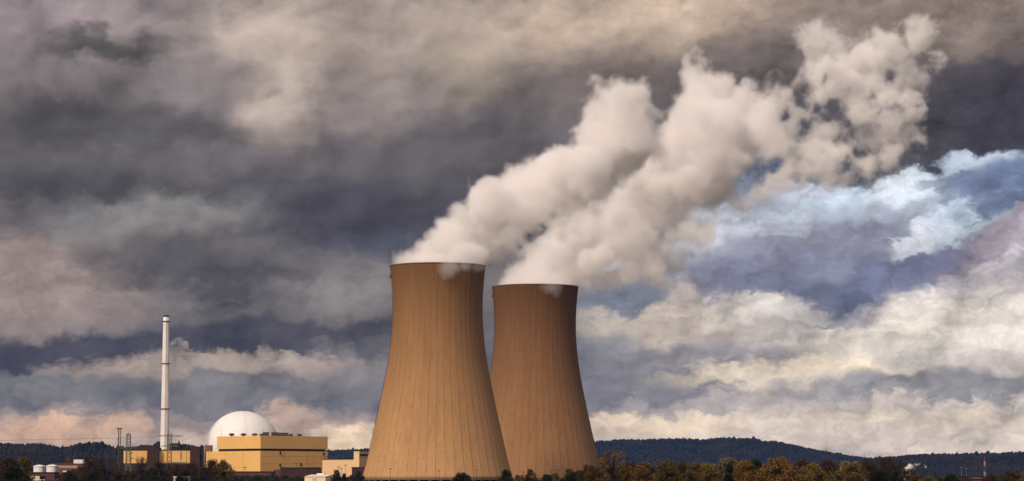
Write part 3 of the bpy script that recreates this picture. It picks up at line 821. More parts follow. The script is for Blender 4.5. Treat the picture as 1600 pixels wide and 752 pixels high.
part(lattice(MB(), px2, DPZ, 0, zat(678, DPZ), 3.4, 2.4, 14, .11), 'body', 'greensteel', p2)
part(crossarm(MB(), px2, DPZ, zat(681.5, DPZ), 8.8, 1.0), 'crossarm', 'greensteel', p2)
part(crossarm(MB(), px2, DPZ, zat(697.5, DPZ), 6.4, .9), 'crossarm', 'greensteel', p2)
part(MB().tube((px2 - 1.2, DPZ, zat(678, DPZ)), (px2 - 1.2, DPZ, zat(676, DPZ)), .12).tube((px2 + 1.2, DPZ, zat(678, DPZ)), (px2 + 1.2, DPZ, zat(675.5, DPZ)), .12), 'tip', 'greensteel', p2)
for i, (pa, pb) in enumerate((((px1 - 4.8, DPY, zat(701, DPY)), (-620, 1330, zat(697, 1330))), ((px1 + 4.8, DPY, zat(701, DPY)), (-612, 1330, zat(696, 1330))),
                              ((px2 - 8.8, DPZ, zat(682.5, DPZ)), (-640, 1500, zat(683, 1500))), ((px2 + 8.8, DPZ, zat(682.5, DPZ)), (-630, 1500, zat(682, 1500))))):
    a, b = Vector(pa), Vector(pb); mb = MB(); prev = a
    for k in range(1, 25):
        t_ = k / 24; p = a.lerp(b, t_); p.z -= 3.2 * 4 * t_ * (1 - t_)
        mb.tube(prev, p, .045, n=3, cap=False); prev = p
    o = mb.build('power_line', M['rust'])
    tag(o, ['lower power line leaving the left end of the front pylon crossarm', 'lower power line leaving the right end of the front pylon crossarm',
            'upper power line leaving the left end of the wide rear crossarm', 'upper power line leaving the right end of the wide rear crossarm'][i], 'power line', 'power lines running left')

DM = 1700.0
mx = xat(186.6, DM, 700)
ms = thing('floodlight_mast', 'slim twin pole floodlight mast standing left of the green lattice pylon', 'mast', (mx, DM, 0))
part(MB().tube((mx - .55, DM, 0), (mx - .55, DM, zat(671, DM)), .42, .28, 8).tube((mx + .6, DM, 0), (mx + .6, DM, zat(671, DM)), .3, .22, 8)
     .box(mx - .8, mx + .8, DM - .2, DM + .2, zat(700, DM), zat(699.4, DM)).box(mx - .8, mx + .8, DM - .2, DM + .2, zat(685, DM), zat(684.4, DM)), 'pole', 'rust', ms)
hd = MB().box(mx - 1.5, mx + 1.5, DM - .9, DM + .9, zat(671, DM), zat(670.4, DM))
for k in (-1.5, -.75, 0, .75, 1.5): hd.box(mx + k - .28, mx + k + .28, DM - .9, DM - .4, zat(670.3, DM), zat(669, DM))
part(hd, 'lamp_head', 'dark', ms)
part(MB().box(mx - 1.4, mx - .95, DM - .3, DM + .3, zat(687.5, DM), zat(686, DM)), 'junction_box', 'dark', ms)

DK = 2400.0
kx = xat(1538.5, DK, 730)
mk = thing('striped_mast', 'slim red and white striped mast at the far right below the ridge', 'mast', (kx, DK, 0))
zs_ = [zat(p, DK) for p in (745, 737, 728, 721, 713)]
for i, (za, zb_) in enumerate(zip(zs_[:-1], zs_[1:])):
    w_ = [1.1, 1.0, .9, .3][i]
    if i == 0: part(lattice(MB(), kx, DK, 0, zb_, 1.7, 1.1, 6, .11), 'lower_section', 'fadedwhite', mk)
    else: part(lattice(MB(), kx, DK, za, zb_, w_, w_ * .85, 4, .12), 'section', ['fadedwhite', 'red', 'fadedwhite', 'red'][i], mk)
for px, py in ((1502, 731), (1510, 733)):
    x = xat(px, 2000); z = zat(py, 2000)
    fl = thing('lamp_pole', 'thin pale pole before the right ridge, ' + ('left' if px == 1502 else 'right') + ' of the pair near the striped mast', 'pole', (x, 2000, 0), 'pale poles at the right')
    part(MB().tube((x, 2000, 0), (x, 2000, z), .22, .14), 'shaft', 'grey', fl)
    part(MB().box(x - .9, x + .9, 1999.7, 2000.3, z, z + .35), 'head', 'grey', fl)

# small works chimney puffing white steam at the right
DF = 1300.0
wk = thing('small_works', 'small pale works with a short flue puffing steam at the lower right', 'building', (xat(1417, DF), DF, 0))
part(MB().box(xat(1411, DF), xat(1420.5, DF), DF, DF + 6, 0, zat(747.5, DF)), 'wall', 'white', wk)
part(MB().add([(xat(1410.5, DF), DF - .4, zat(747.5, DF)), (xat(1421, DF), DF - .4, zat(749.0, DF)), (xat(1421, DF), DF + 6.4, zat(749.0, DF)), (xat(1410.5, DF), DF + 6.4, zat(747.5, DF)),
               (xat(1410.5, DF), DF - .4, zat(746, DF)), (xat(1421, DF), DF - .4, zat(748.0, DF)), (xat(1421, DF), DF + 6.4, zat(748.0, DF)), (xat(1410.5, DF), DF + 6.4, zat(746, DF))],
              [(0, 3, 2, 1), (4, 5, 6, 7), (0, 1, 5, 4), (1, 2, 6, 5), (2, 3, 7, 6), (3, 0, 4, 7)]), 'roof', 'roof', wk)
part(MB().lathe([(.7, 0), (.6, zat(744, DF))], 12, (xat(1419.5, DF), DF + 8)), 'flue', 'brick', wk)

# lamp posts of the works yard
LAMPS = [(382.5, 731, 1500, 'lone lamp post in front of the left wall of the yellow turbine hall'), (463, 725, 1800, 'lamp post in front of the right wall of the yellow turbine hall'),
         (459.5, 736, 1500, 'short pale lamp post in front of the dark brown annex'), (529, 730, 1750, 'lamp post just right of the dark conifer by the pavilion'),
         (533.5, 732.5, 1700, 'shortest lamp post before the pale yellow pump hall'), (540, 727.5, 1750, 'tallest lamp post before the pale yellow pump hall'),
         (610, 733, 1650, 'lamp post at the left foot of the nearer cooling tower'), (686, 736, 1650, 'lamp post at the middle foot of the nearer cooling tower'),
         (744.5, 735, 1650, 'lamp post at the right foot of the nearer cooling tower'), (817.5, 738, 1650, 'lamp post beside the low orange bush at the farther tower'),
         (861.5, 736, 1650, 'left one of two flat headed lamp posts before the farther tower'), (870.5, 735.2, 1640, 'right one of two flat headed lamp posts before the farther tower'),
         (902, 737, 1650, 'lamp post at the right foot of the farther cooling tower')]
proto_lamp = None
for px, py, d, lab in LAMPS:
    x, z = xat(px, d), zat(py, d)
    t = thing('lamp_post', lab, 'lamp post', (x, d, 0), 'lamp posts around the works')
    part(MB().tube((x, d, 0), (x, d, z), .17, .10), 'pole', 'rust', t)
    part(MB().box(x - 1.0, x + 1.0, d - .25, d + .25, z, z + .3).box(x - .12, x + .12, d - .4, d, z - .3, z), 'lamp_head', 'dark', t)


# ------------------------------------------------------------------ trees
def leaf_mat(name, base, alt):
    m = bpy.data.materials.new(name); m.use_nodes = True
    nt = m.node_tree; q = G(nt); b = nt.nodes['Principled BSDF']
    t = nt.nodes.new('ShaderNodeTexCoord').outputs['Object']
    oi = nt.nodes.new('ShaderNodeObjectInfo').outputs['Random']
    n = q.noise(q.v('ADD', t, q.xyz(q.mul(oi, 31), 0, 0)), 7.0, 3, .6)
    n2 = q.noise(t, 60.0, 1, .5)
    c = q.mix(q.mr(n, .35, .65), (*base, 1), (*alt, 1))
    c = q.mix(q.mr(n2, .3, .7, 0, .3), c, (*[v * .45 for v in base], 1))
    c = q.v('SCALE', c, q.add(.75, q.mul(oi, .5)))
    nt.links.new(c, b.inputs['Base Color'])
    b.inputs['Roughness'].default_value = .8; b.inputs['Specular IOR Level'].default_value = .15
    return m


LEAF = {
    'amber': leaf_mat('amber_leaves', (.165, .084, .020), (.100, .064, .020)),
    'gold': leaf_mat('golden_leaves', (.19, .115, .030), (.105, .075, .022)),
    'olive': leaf_mat('olive_leaves', (.075, .066, .020), (.115, .072, .020)),
    'green': leaf_mat('dark_green_leaves', (.014, .020, .009), (.022, .024, .009)),
    'russet': leaf_mat('russet_twigs', (.060, .034, .018), (.045, .032, .018)),
    'pale': leaf_mat('pale_yellow_leaves', (.26, .21, .10), (.14, .10, .05)),
}
BARK = mat('bark', (.022, .016, .011), .9, .3, 2.0)


def tree_meshes(kind, seed, shape):
    """trunk with limbs and a crown of leaf faces, one unit high and about SHAPE['w'] wide"""
    r = np.random.default_rng(seed)
    W = shape['w'] / 2; z0 = shape['z0']
    cl = []
    while len(cl) < shape['n']:
        z = r.uniform(z0, .97); t = (z - z0) / (1 - z0)
        if shape['form'] == 'cone': ww = W * (1.02 - t) ** .8
        elif shape['form'] == 'broom': ww = W * (.45 + .55 * t ** .7) * (1 if t < .9 else .85)
        elif shape['form'] == 'open': ww = W * (1 - abs(t - .45) * .8)
        else: ww = W * math.sqrt(max(.04, 1 - ((t - .42) / .6) ** 2))
        a = r.uniform(0, 6.283); q = math.sqrt(r.uniform(.15, 1))
        rc = r.uniform(*shape['rc'])
        rr = max(0, ww * q - rc * .5)
        cl.append((rr * math.cos(a), rr * math.sin(a), min(z, 1 - rc * .6), rc))
    tr = MB()
    top = .62 if shape['form'] != 'cone' else .93
    pts = [(0, 0, -.03)]
    for k in range(1, 6): pts.append((r.normal(0, .010) * k ** .5, r.normal(0, .010) * k ** .5, top * k / 5))
    for k in range(5): tr.tube(pts[k], pts[k + 1], .026 * (1 - k / 6.5), .026 * (1 - (k + 1) / 6.5), 6, cap=False)
    for c in cl[:shape.get('limbs', 14)]:
        zb_ = min(max(z0 * .7, c[2] - .28), top * .95)
        k = min(4, int(zb_ / top * 5)); f = zb_ / top * 5 - k
        b = Vector(pts[k]).lerp(Vector(pts[k + 1]), f); m_ = b.lerp(Vector(c[:3]), .5) + Vector((0, 0, .03))
        tr.tube(b, m_, .011, .008, 4, cap=False); tr.tube(m_, c[:3], .008, .003, 4, cap=False)
        if shape.get('twigs'):
            for _ in range(shape['twigs']):
                e = Vector(c[:3]) + Vector(r.normal(0, .07, 3)) + Vector((0, 0, .04)); tr.tube(m_.lerp(Vector(c[:3]), r.uniform(.2, 1)), e, .004, .0015, 3, cap=False)
    V, Fq = [], []
    for (x, y, z, rc) in cl:
        n = int(shape['leaves'] * (rc / .1) ** 1.6)
        d = r.normal(0, 1, (n, 3)); d /= np.linalg.norm(d, axis=1)[:, None]
        rad = rc * r.uniform(.25, 1.0, n) ** .5 * (1 + .25 * r.normal(0, 1, n))
        p = np.array([x, y, z]) + d * rad[:, None] * np.array([1, 1, .8])
        u = r.normal(0, 1, (n, 3)); u /= np.linalg.norm(u, axis=1)[:, None]
        v = np.cross(u, r.normal(0, 1, (n, 3))); v /= np.linalg.norm(v, axis=1)[:, None]
        s = shape['leaf'] * r.uniform(.6, 1.4, n)[:, None]
        o = len(V) * 4
        V.append(np.stack([p - u * s - v * s * .6, p + u * s - v * s * .6, p + u * s * .7 + v * s * .7, p - u * s * .7 + v * s * .6], 1))
    V = np.concatenate(V).reshape(-1, 3)
    V[:, 2] = np.clip(V[:, 2], .02, 1.03)
    Fq = np.arange(len(V)).reshape(-1, 4)
    return tr, V, Fq


SHAPES = {
    'round': dict(form='round', w=.85, z0=.18, n=46, rc=(.08, .15), leaves=108, leaf=0.0142, limbs=14),
    'tall': dict(form='round', w=.62, z0=.15, n=40, rc=(.07, .12), leaves=126, leaf=0.0135, limbs=12),
    'open': dict(form='open', w=1.05, z0=.30, n=30, rc=(.05, .10), leaves=108, leaf=0.0128, limbs=26, twigs=3),
    'cone': dict(form='cone', w=.55, z0=.06, n=46, rc=(.06, .10), leaves=126, leaf=0.0135, limbs=8),
    'bush': dict(form='round', w=1.0, z0=.04, n=40, rc=(.10, .17), leaves=99, leaf=0.0195, limbs=8),
    'bare': dict(form='broom', w=.72, z0=.16, n=60, rc=(.06, .11), leaves=72, leaf=0.0090, limbs=44, twigs=9),
}
PROTO = {}


def proto(shape, variant):
    k = (shape, variant)
    if k not in PROTO:
        tr, V, Fq = tree_meshes(shape, 100 + 17 * variant + len(shape), SHAPES[shape])
        tm = bpy.data.meshes.new('trunk'); tm.from_pydata(tr.v, [], tr.f); tm.update(); tm.materials.append(BARK)
        PROTO[k] = (tm, V, Fq, {})
    return PROTO[k]


def tree(px, py, wpx, d, shape, leaf, label, name='autumn_tree', cat='tree', group='trees along the foreground', variant=0):
    tm, V, Fq, by = proto(shape, variant)
    base = at(px, 752, d); h = zat(py, d); w = 1.22 * wpx / F * d / SHAPES[shape]['w']
    t = thing(name, label, cat, (base.x, d, 0), group)
    t.scale = (w, w, h); t.rotation_euler = (0, 0, (px * 2.399) % 6.283)
    if leaf not in by:
        o = mesh_np('crown', V, Fq, LEAF[leaf]); by[leaf] = o.data
    else:
        o = bpy.data.objects.new('crown', by[leaf]); col.objects.link(o)
    o.parent = t
    k = bpy.data.objects.new('trunk', tm); col.objects.link(k); k.parent = t
    return t


TREES = [  # column, top row, width, distance, form, leaves, label
    (958, 703, 60, 760, 'open', 'amber', 'tallest open amber tree with spreading limbs, right of the farther cooling tower'),
    (930, 729, 34, 740, 'bush', 'amber', 'low amber tree at the right foot of the farther cooling tower'),
    (916, 726.5, 26, 900, 'cone', 'green', 'dark green pointed tree touching the right edge of the farther tower'),
    (985, 723, 42, 800, 'round', 'russet', 'russet tree directly right of the tallest open amber tree'),
    (1007, 722.5, 46, 760, 'round', 'amber', 'bright amber tree second right of the tallest open tree'),
    (1043, 720, 42, 720, 'round', 'olive', 'olive tree with a lighter top right of the bright amber pair'),
    (1066, 722.5, 36, 780, 'round', 'russet', 'brown tree between the two olive trees below the hill slope'),
    (1083, 723, 28, 740, 'tall', 'olive', 'narrow olive tree below the middle of the long blue hill'),
    (1106, 724, 42, 800, 'round', 'gold', 'dull gold tree left of the pale topped crown'),
    (1131, 715.5, 48, 1100, 'round', 'pale', 'pale yellow topped tree rising behind the dark evergreen'),
    (1140, 727, 30, 640, 'cone', 'green', 'near black evergreen standing in the middle of the autumn row'),
    (1163, 720.5, 40, 700, 'round', 'amber', 'amber tree directly right of the near black evergreen'),
    (1181, 717, 24, 820, 'tall', 'green', 'dark green tree peeping out between two amber trees'),
    (1217, 714.5, 58, 700, 'round', 'amber', 'largest round amber tree in the middle of the right row'),
    (1195, 725, 30, 660, 'bush', 'gold', 'low golden tree at the left side of the largest amber tree'),
    (1251, 718.5, 40, 880, 'round', 'russet', 'brown tree just right of the largest amber tree'),
    (1270, 724, 46, 690, 'round', 'gold', 'golden dome shaped tree with a pale trunk'),
    (1295, 720, 34, 860, 'round', 'russet', 'brown tree right behind the golden dome shaped tree'),
    (1322, 725, 58, 700, 'round', 'gold', 'broad low golden tree left of the tall bare brown grove'),
    (1328, 722, 36, 900, 'bush', 'pale', 'pale fringe tree just above the broad low golden tree'),
    (1346, 718, 36, 950, 'bare', 'russet', 'leftmost bare brown tree of the tall grove at the right'),
    (1366, 716.5, 40, 940, 'bare', 'russet', 'second bare brown tree of the tall grove at the right'),
    (1385, 715.5, 40, 930, 'bare', 'russet', 'third bare brown tree of the tall grove at the right'),
    (1400, 716, 30, 920, 'bare', 'russet', 'rightmost bare brown tree of the tall grove, beside the small works'),
    (1371, 735, 28, 650, 'bush', 'green', 'dark low tree under the second bare brown tree'),
    (1398, 738, 28, 640, 'bush', 'green', 'dark green bush left of the small works with the steam puff'),
    (1450, 744.5, 34, 900, 'bush', 'olive', 'low olive bush right of the small works'),
    (1486, 741, 24, 900, 'bush', 'green', 'dark round bush between the small works and the red roofed house'),
    (1504, 748, 18, 800, 'bush', 'olive', 'low olive bush directly left of the red roofed house'),
    (1550, 741, 26, 980, 'bush', 'russet', 'brown bush right of the striped mast foot'),
    (1583, 735.5, 44, 800, 'round', 'russet', 'dark brown tree at the lower right corner'),
    (1604, 739, 26, 760, 'bush', 'olive', 'olive tree cut by the right edge of the view'),
    (722, 738.5, 32, 900, 'bush', 'green', 'wide flat dark bush in front of the nearer cooling tower'),
    (790.5, 734, 22, 800, 'tall', 'green', 'round dark tree where the two cooling towers overlap'),
    (812, 743, 18, 900, 'bush', 'amber', 'small orange bush between two round dark trees'),
    (829.5, 733.5, 20, 800, 'tall', 'green', 'dark egg shaped tree in front of the farther tower middle'),
    (854, 742, 20, 860, 'bush', 'green', 'small dark bush left of the grey green shrub'),
    (866, 740.5, 18, 950, 'bush', 'olive', 'grey green shrub below the two flat headed lamps'),
    (889, 733, 24, 800, 'tall', 'green', 'dark tree in front of the right part of the farther tower'),
    (906, 736, 22, 940, 'bush', 'russet', 'dim brown bush between two dark trees at the farther tower'),
    (12, 715.5, 42, 900, 'round', 'russet', 'dark russet tree in the lower left corner'),
    (36, 714, 28, 940, 'round', 'amber', 'tree with an orange lit top left of the storage tanks'),
    (22, 728, 40, 800, 'bush', 'green', 'low dark tree in front of the lower left corner pair'),
    (107, 715.5, 18, 2050, 'round', 'amber', 'orange tree peeping over the office roof'),
    (110, 735, 22, 1300, 'bush', 'green', 'dark bush in front of the office windows'),
    (140, 713.5, 32, 1150, 'round', 'russet', 'dark russet tree hiding the right end of the office range'),
    (163, 718, 38, 1200, 'bare', 'russet', 'bare twiggy tree left of the floodlight mast'),
    (181, 726, 22, 1300, 'bare', 'russet', 'low bare tree at the foot of the floodlight mast'),
    (222, 714.5, 22, 1250, 'bare', 'russet', 'dark twiggy tree in front of the left yellow wall'),
    (252, 722, 30, 1350, 'bare', 'russet', 'bare tree at the foot of the rear pylon'),
    (238, 731, 26, 1180, 'bush', 'green', 'dark thicket tree before the pale house'),
    (277, 725, 34, 1330, 'bare', 'russet', 'bare tree under the duct of the yellow wing'),
    (301, 724, 26, 1340, 'bare', 'russet', 'bare tree below the right brown stair tower'),
    (290, 735, 32, 1150, 'bush', 'green', 'dark bush above the two cream huts'),
    (327, 718.5, 32, 1150, 'round', 'russet', 'left tree of the pair in front of the left turbine hall wall'),
    (348, 719, 30, 1150, 'round', 'olive', 'olive right tree of the pair in front of the turbine hall wall'),
    (525, 734, 15, 1500, 'bush', 'green', 'dark conifer at the right end of the beige pavilion'),
    (538, 740, 9, 1550, 'bush', 'green', 'small conifer below the tallest lamp post'),
    (560, 737, 20, 1700, 'bush', 'russet', 'brown shrub at the left foot of the nearer cooling tower'),
]
for i, (px, py, w, d, sh, lf, lab) in enumerate(TREES):
    nm = 'conifer' if 'conifer' in lab else {'cone': 'conifer', 'bush': 'shrub', 'bare': 'bare_tree'}.get(sh, 'autumn_tree' if lf != 'green' else 'evergreen_tree')
    tree(px, py, w, d, sh, lf, lab, nm, 'shrub' if sh == 'bush' else 'tree', {'cone': 'conifers', 'bush': 'shrubs along the foreground', 'bare': 'bare trees'}.get(sh, 'leafy trees along the foreground'), i % 3)


def thicket(name, x0, x1, top, d, leaf, n, label, seed, size=.38):
    """a continuous hedge of leaf faces: TOP gives photo rows of its uneven upper edge"""
    r = np.random.default_rng(seed)
    px = r.uniform(x0, x1, n); cols = np.array([p[0] for p in top]); rows = np.array([p[1] for p in top])
    row = np.interp(px, cols, rows) + 2.2 * np.sin(px * .31 + seed) + 1.4 * np.sin(px * .83)
    y = d + r.uniform(-25, 25, n); zt_ = np.array([zat(q, d) for q in row])
    z = zt_ * (1 - r.random(n) ** 1.6 * .9)
    X_ = (px - 800) / F * d
    p = np.stack([X_, y, z], -1)
    u = r.normal(0, 1, (n, 3)); u /= np.linalg.norm(u, axis=1)[:, None]
    v = np.cross(u, r.normal(0, 1, (n, 3))); v /= np.linalg.norm(v, axis=1)[:, None]
    s = size * r.uniform(.6, 1.5, n)[:, None]
    V = np.stack([p - u * s - v * s * .6, p + u * s - v * s * .6, p + u * s * .7 + v * s * .7, p - u * s * .7 + v * s * .6], 1).reshape(-1, 3)
    V[:, 2] = np.maximum(V[:, 2], .02)
    o = mesh_np(name, V, np.arange(len(V)).reshape(-1, 4), LEAF[leaf])
    tag(o, label, 'undergrowth', kind='stuff')


thicket('undergrowth', 895, 1425, [(895, 741), (940, 733), (1000, 731), (1100, 733), (1200, 731), (1300, 732), (1400, 733), (1425, 744)], 1000, 'russet', 26000, 'brown undergrowth filling the gaps below the autumn trees at the right', 1)
thicket('undergrowth', 1425, 1640, [(1425, 748), (1480, 748.5), (1540, 747), (1600, 744), (1640, 744)], 1150, 'green', 8000, 'dark low undergrowth around the small works at the right', 2)
thicket('undergrowth', -30, 330, [(-30, 738), (36, 743), (46, 754), (94, 755), (102, 744), (130, 737), (200, 739), (260, 735), (310, 734), (330, 742)], 1390, 'russet', 20000, 'dark brown undergrowth below the trees at the left', 3, .5)
thicket('undergrowth', 330, 560, [(330, 744), (380, 747), (440, 746), (480, 749), (560, 746)], 1640, 'green', 7000, 'dark hedge below the turbine hall and the pavilion', 4, .5)


# ------------------------------------------------------------------ steam
def flat_mat(name, c, rough=1.0):
    m = bpy.data.materials.new(name); m.use_nodes = True
    b = m.node_tree.nodes['Principled BSDF']
    b.inputs['Base Color'].default_value = (*c, 1); b.inputs['Roughness'].default_value = rough
    b.inputs['Specular IOR Level'].default_value = 0.0
    return m


M['core'] = flat_mat('dense_steam', (.80, .77, .76))
vm = bpy.data.materials.new('thin_steam'); vm.use_nodes = True
vt = vm.node_tree; vt.nodes.clear()
vo_ = vt.nodes.new('ShaderNodeOutputMaterial'); vp_ = vt.nodes.new('ShaderNodeVolumePrincipled')
vp_.inputs['Density'].default_value = 1.0
vp_.inputs['Color'].default_value = (1.0, .988, .990, 1)
vp_.inputs['Anisotropy'].default_value = -0.3
vt.links.new(vp_.outputs[0], vo_.inputs['Volume'])


def px_m(d): return d / F


def B(l, spread=12, seed=0):
    r = random.Random(seed)
    return [(x, y, rr, r.uniform(-spread, spread)) for x, y, rr in l]


def ball(b, d):
    c = at(b[0], b[1], d + b[3]); return c, b[2] * px_m(d)


HOLES = [(812, 384, 7), (829, 372, 10), (846, 357, 8), (862, 343, 6), (1186, 270, 26), (1206, 262, 16), (1042, 158, 20), (1030, 190, 12), (1302, 172, 24), (1248, 152, 22), (1262, 195, 20), (1225, 182, 16), (1288, 125, 13),
         (1388, 122, 15), (1412, 252, 12), (1345, 235, 16), (1318, 215, 14), (960, 412, 9), (1240, 285, 14), (1320, 262, 14), (1430, 165, 10), (1365, 150, 10), (1160, 285, 12)]


def steam_core(name, blobs, d, voxel, shrink, inset, sc_=1.0):
    """solid heart of a plume: the dense billows, shrunk, remeshed into one lumpy surface"""
    bm_v, bm_f = [], []
    u, w = 14, 8
    for b in blobs:
        c, r = ball(b, d); r = r * shrink - inset
        if r < 4.5 * sc_ or (sc_ == 1.0 and any(math.hypot(b[0] - h[0], b[1] - h[1]) < h[2] + b[2] * .75 for h in HOLES)): continue
        o = len(bm_v)
        for j in range(w + 1):
            p = math.pi * j / w
            for k in range(u):
                a = 2 * math.pi * k / u
                bm_v.append((c.x + r * math.sin(p) * math.cos(a), c.y + r * math.sin(p) * math.sin(a), c.z + r * math.cos(p)))
        for j in range(w):
            for k in range(u):
                bm_f.append((o + j * u + k, o + (j + 1) * u + k, o + (j + 1) * u + (k + 1) % u, o + j * u + (k + 1) % u))
    me = bpy.data.meshes.new('tmp'); me.from_pydata(bm_v, [], bm_f); me.update()
    o = bpy.data.objects.new('tmp', me); col.objects.link(o)
    def rem(v):
        m = o.modifiers.new('r', 'REMESH'); m.mode = 'VOXEL'; m.voxel_size = v; m.use_smooth_shade = True
    def disp(size, strength, depth):
        t = bpy.data.textures.new('billow', 'CLOUDS'); t.noise_scale = size; t.noise_depth = depth
        m = o.modifiers.new('d', 'DISPLACE'); m.texture = t; m.strength = strength; m.mid_level = .6; m.texture_coords = 'LOCAL'
    rem(voxel); disp(14 * sc_, 7 * sc_, 1); rem(voxel); disp(5 * sc_, 3.5 * sc_, 2); rem(voxel)
    dg = bpy.context.evaluated_depsgraph_get()
    out = bpy.data.meshes.new_from_object(o.evaluated_get(dg), depsgraph=dg)
    bpy.data.objects.remove(o); bpy.data.meshes.remove(me)
    # keep the one connected heart, drop stray crumbs
    nv = len(out.vertices); ed = np.empty(len(out.edges) * 2, np.int32); out.edges.foreach_get('vertices', ed); ed = ed.reshape(-1, 2)
    lab = np.arange(nv)
    while True:
        m = np.minimum(lab[ed[:, 0]], lab[ed[:, 1]]); new = lab.copy()
        np.minimum.at(new, ed[:, 0], m); np.minimum.at(new, ed[:, 1], m); new = new[new]
        if (new == lab).all(): break
        lab = new
    keep = np.bincount(lab, minlength=nv).argmax()
    bm = bmesh.new(); bm.from_mesh(out); bm.verts.ensure_lookup_table()
    bmesh.ops.delete(bm, geom=[v for v, l in zip(bm.verts, lab) if l != keep], context='VERTS')
    bm.to_mesh(out); bm.free()
    out.name = name; out.materials.clear()
    return link(name, out, M['core'])


def steam_veil(core, groups, d, lo, hi, voxel, axis, zrim, rrim, spills, sc_=1.0):
    """the soft and torn outer steam as a density field: each group of billows has
    (blobs, depth of the soft edge in m, density per m, how torn 0-1)"""
    vd = bpy.data.volumes.new('steam_veil'); vd.materials.append(vm)
    vo = bpy.data.objects.new('steam_veil', vd); col.objects.link(vo); vo.parent = core
    t = bpy.data.node_groups.new('steam_field', 'GeometryNodeTree')
    t.interface.new_socket('Geometry', in_out='INPUT', socket_type='NodeSocketGeometry')
    t.interface.new_socket('Geometry', in_out='OUTPUT', socket_type='NodeSocketGeometry')
    q = G(t); N, L = t.nodes, t.links
    out = N.new('NodeGroupOutput')
    vc = N.new('GeometryNodeVolumeCube')
    vc.inputs['Min'].default_value = lo; vc.inputs['Max'].default_value = hi
    for a, i in zip('XYZ', range(3)): vc.inputs['Resolution ' + a].default_value = max(8, int((hi[i] - lo[i]) / voxel))
    pos = N.new('GeometryNodeInputPosition').outputs[0]
    x, y, z = q.sep(pos)
    rad = q.v('LENGTH', q.xyz(q.sub(x, axis[0]), q.sub(y, axis[1]), 0.0))
    calm = q.mr(z, zrim - 2, zrim + 14, .25, 1.0)           # the steam leaves the rim smooth, then breaks up
    w1 = q.v('SUBTRACT', q.noise(pos, .032 / sc_, 1, .5, colour=True), (.5, .5, .5))
    w2 = q.v('SUBTRACT', q.noise(pos, .085 / sc_, 2, .55, colour=True), (.5, .5, .5))
    w3 = q.v('SUBTRACT', q.noise(pos, .24 / sc_, 3, .6, colour=True), (.5, .5, .5))
    w4 = q.v('SUBTRACT', q.noise(pos, .55 / sc_, 2, .6, colour=True), (.5, .5, .5))
    wsum = q.v('ADD', q.v('SCALE', w1, 22.0 * sc_), q.v('ADD', q.v('SCALE', w2, 13.0 * sc_), q.v('ADD', q.v('SCALE', w3, 7.5 * sc_), q.v('SCALE', w4, 2.6 * sc_))))
    p = q.v('ADD', pos, q.v('SCALE', wsum, calm))
    fb = q.noise(q.v('ADD', pos, q.v('SCALE', w2, 10.0 * sc_)), .052 / sc_, 8, .66)
    rho = None
    for blobs, edge, dens, torn in groups:
        dist = None
        for b in blobs:
            c, r = ball(b, d)
            e = q.sub(q.v('DISTANCE', p, tuple(c)), r)
            if dist is None: dist = e
            else:
                n = N.new('ShaderNodeMath'); n.operation = 'SMOOTH_MIN'; n.inputs[2].default_value = 3.0 * sc_
                L.new(dist, n.inputs[0]); L.new(e, n.inputs[1]); dist = n.outputs[0]
        dist = q.add(dist, q.mul(q.mul(q.sub(.5, fb), 13.0 * sc_), calm))
        inner = q.mr(dist, 0.0, -edge, 0, 1)
        if torn > 0:
            # torn steam: only the thicker clots of the noise stay, more of them deep inside
            lo_ = q.sub(.40 + .20 * torn, q.mul(inner, .09))
            k = q.mul(q.m('MULTIPLY', q.m('SUBTRACT', fb, lo_), 8.0, clamp=True), q.mr(dist, 0.0, -edge * .5, 0, 1))
        else: k = inner
        k = q.mul(k, dens)
        rho = k if rho is None else q.m('MAXIMUM', rho, k)
    # rents torn right through the steam, where the sky shows
    hole = None
    for hx, hy, hr in (HOLES if sc_ == 1.0 else []):
        c = at(hx, hy, d); r = hr * px_m(d)
        px_, _, pz_ = q.sep(q.v('ADD', pos, q.v('ADD', q.v('SCALE', w2, 16.0), q.v('SCALE', w3, 11.0))))
        e = q.m('DIVIDE', q.v('LENGTH', q.xyz(q.sub(px_, c.x), 0.0, q.sub(pz_, c.z))), r)
        hole = e if hole is None else q.m('MINIMUM', hole, e)
    if hole is not None: rho = q.mul(rho, q.mr(q.add(hole, q.mul(q.sub(fb, .5), 1.6)), .55, 1.15))
    # inside the tower the steam stays within the shell; over the lip only the small spills run down
    free = q.m('MAXIMUM', q.m('GREATER_THAN', z, zrim + .3), q.m('MAXIMUM', q.m('LESS_THAN', rad, rrim - 1.2), q.m('GREATER_THAN', x, axis[0] + 36.0)))
    rho = q.mul(rho, free)
    for (sx, sy, sz, rx, rz, k) in spills:
        dv = q.xyz(q.m('DIVIDE', q.sub(x, sx), rx), q.m('DIVIDE', q.sub(y, sy), 5.0), q.m('DIVIDE', q.sub(z, sz), rz))
        s1 = q.sub(q.mr(fb, .3, .7, .5, 1.3, False), q.v('LENGTH', dv))
        s1 = q.mul(q.m('MULTIPLY', s1, 2.0, clamp=True), k)
        rho = q.m('MAXIMUM', rho, q.mul(s1, q.m('GREATER_THAN', rad, rrim + .9)))
    L.new(rho, vc.inputs['Density'])
    sm = N.new('GeometryNodeSetMaterial'); sm.inputs['Material'].default_value = vm
    L.new(vc.outputs[0], sm.inputs[0]); L.new(sm.outputs[0], out.inputs[0])
    md = vo.modifiers.new('steam_field', 'NODES'); md.node_group = t
    return vo


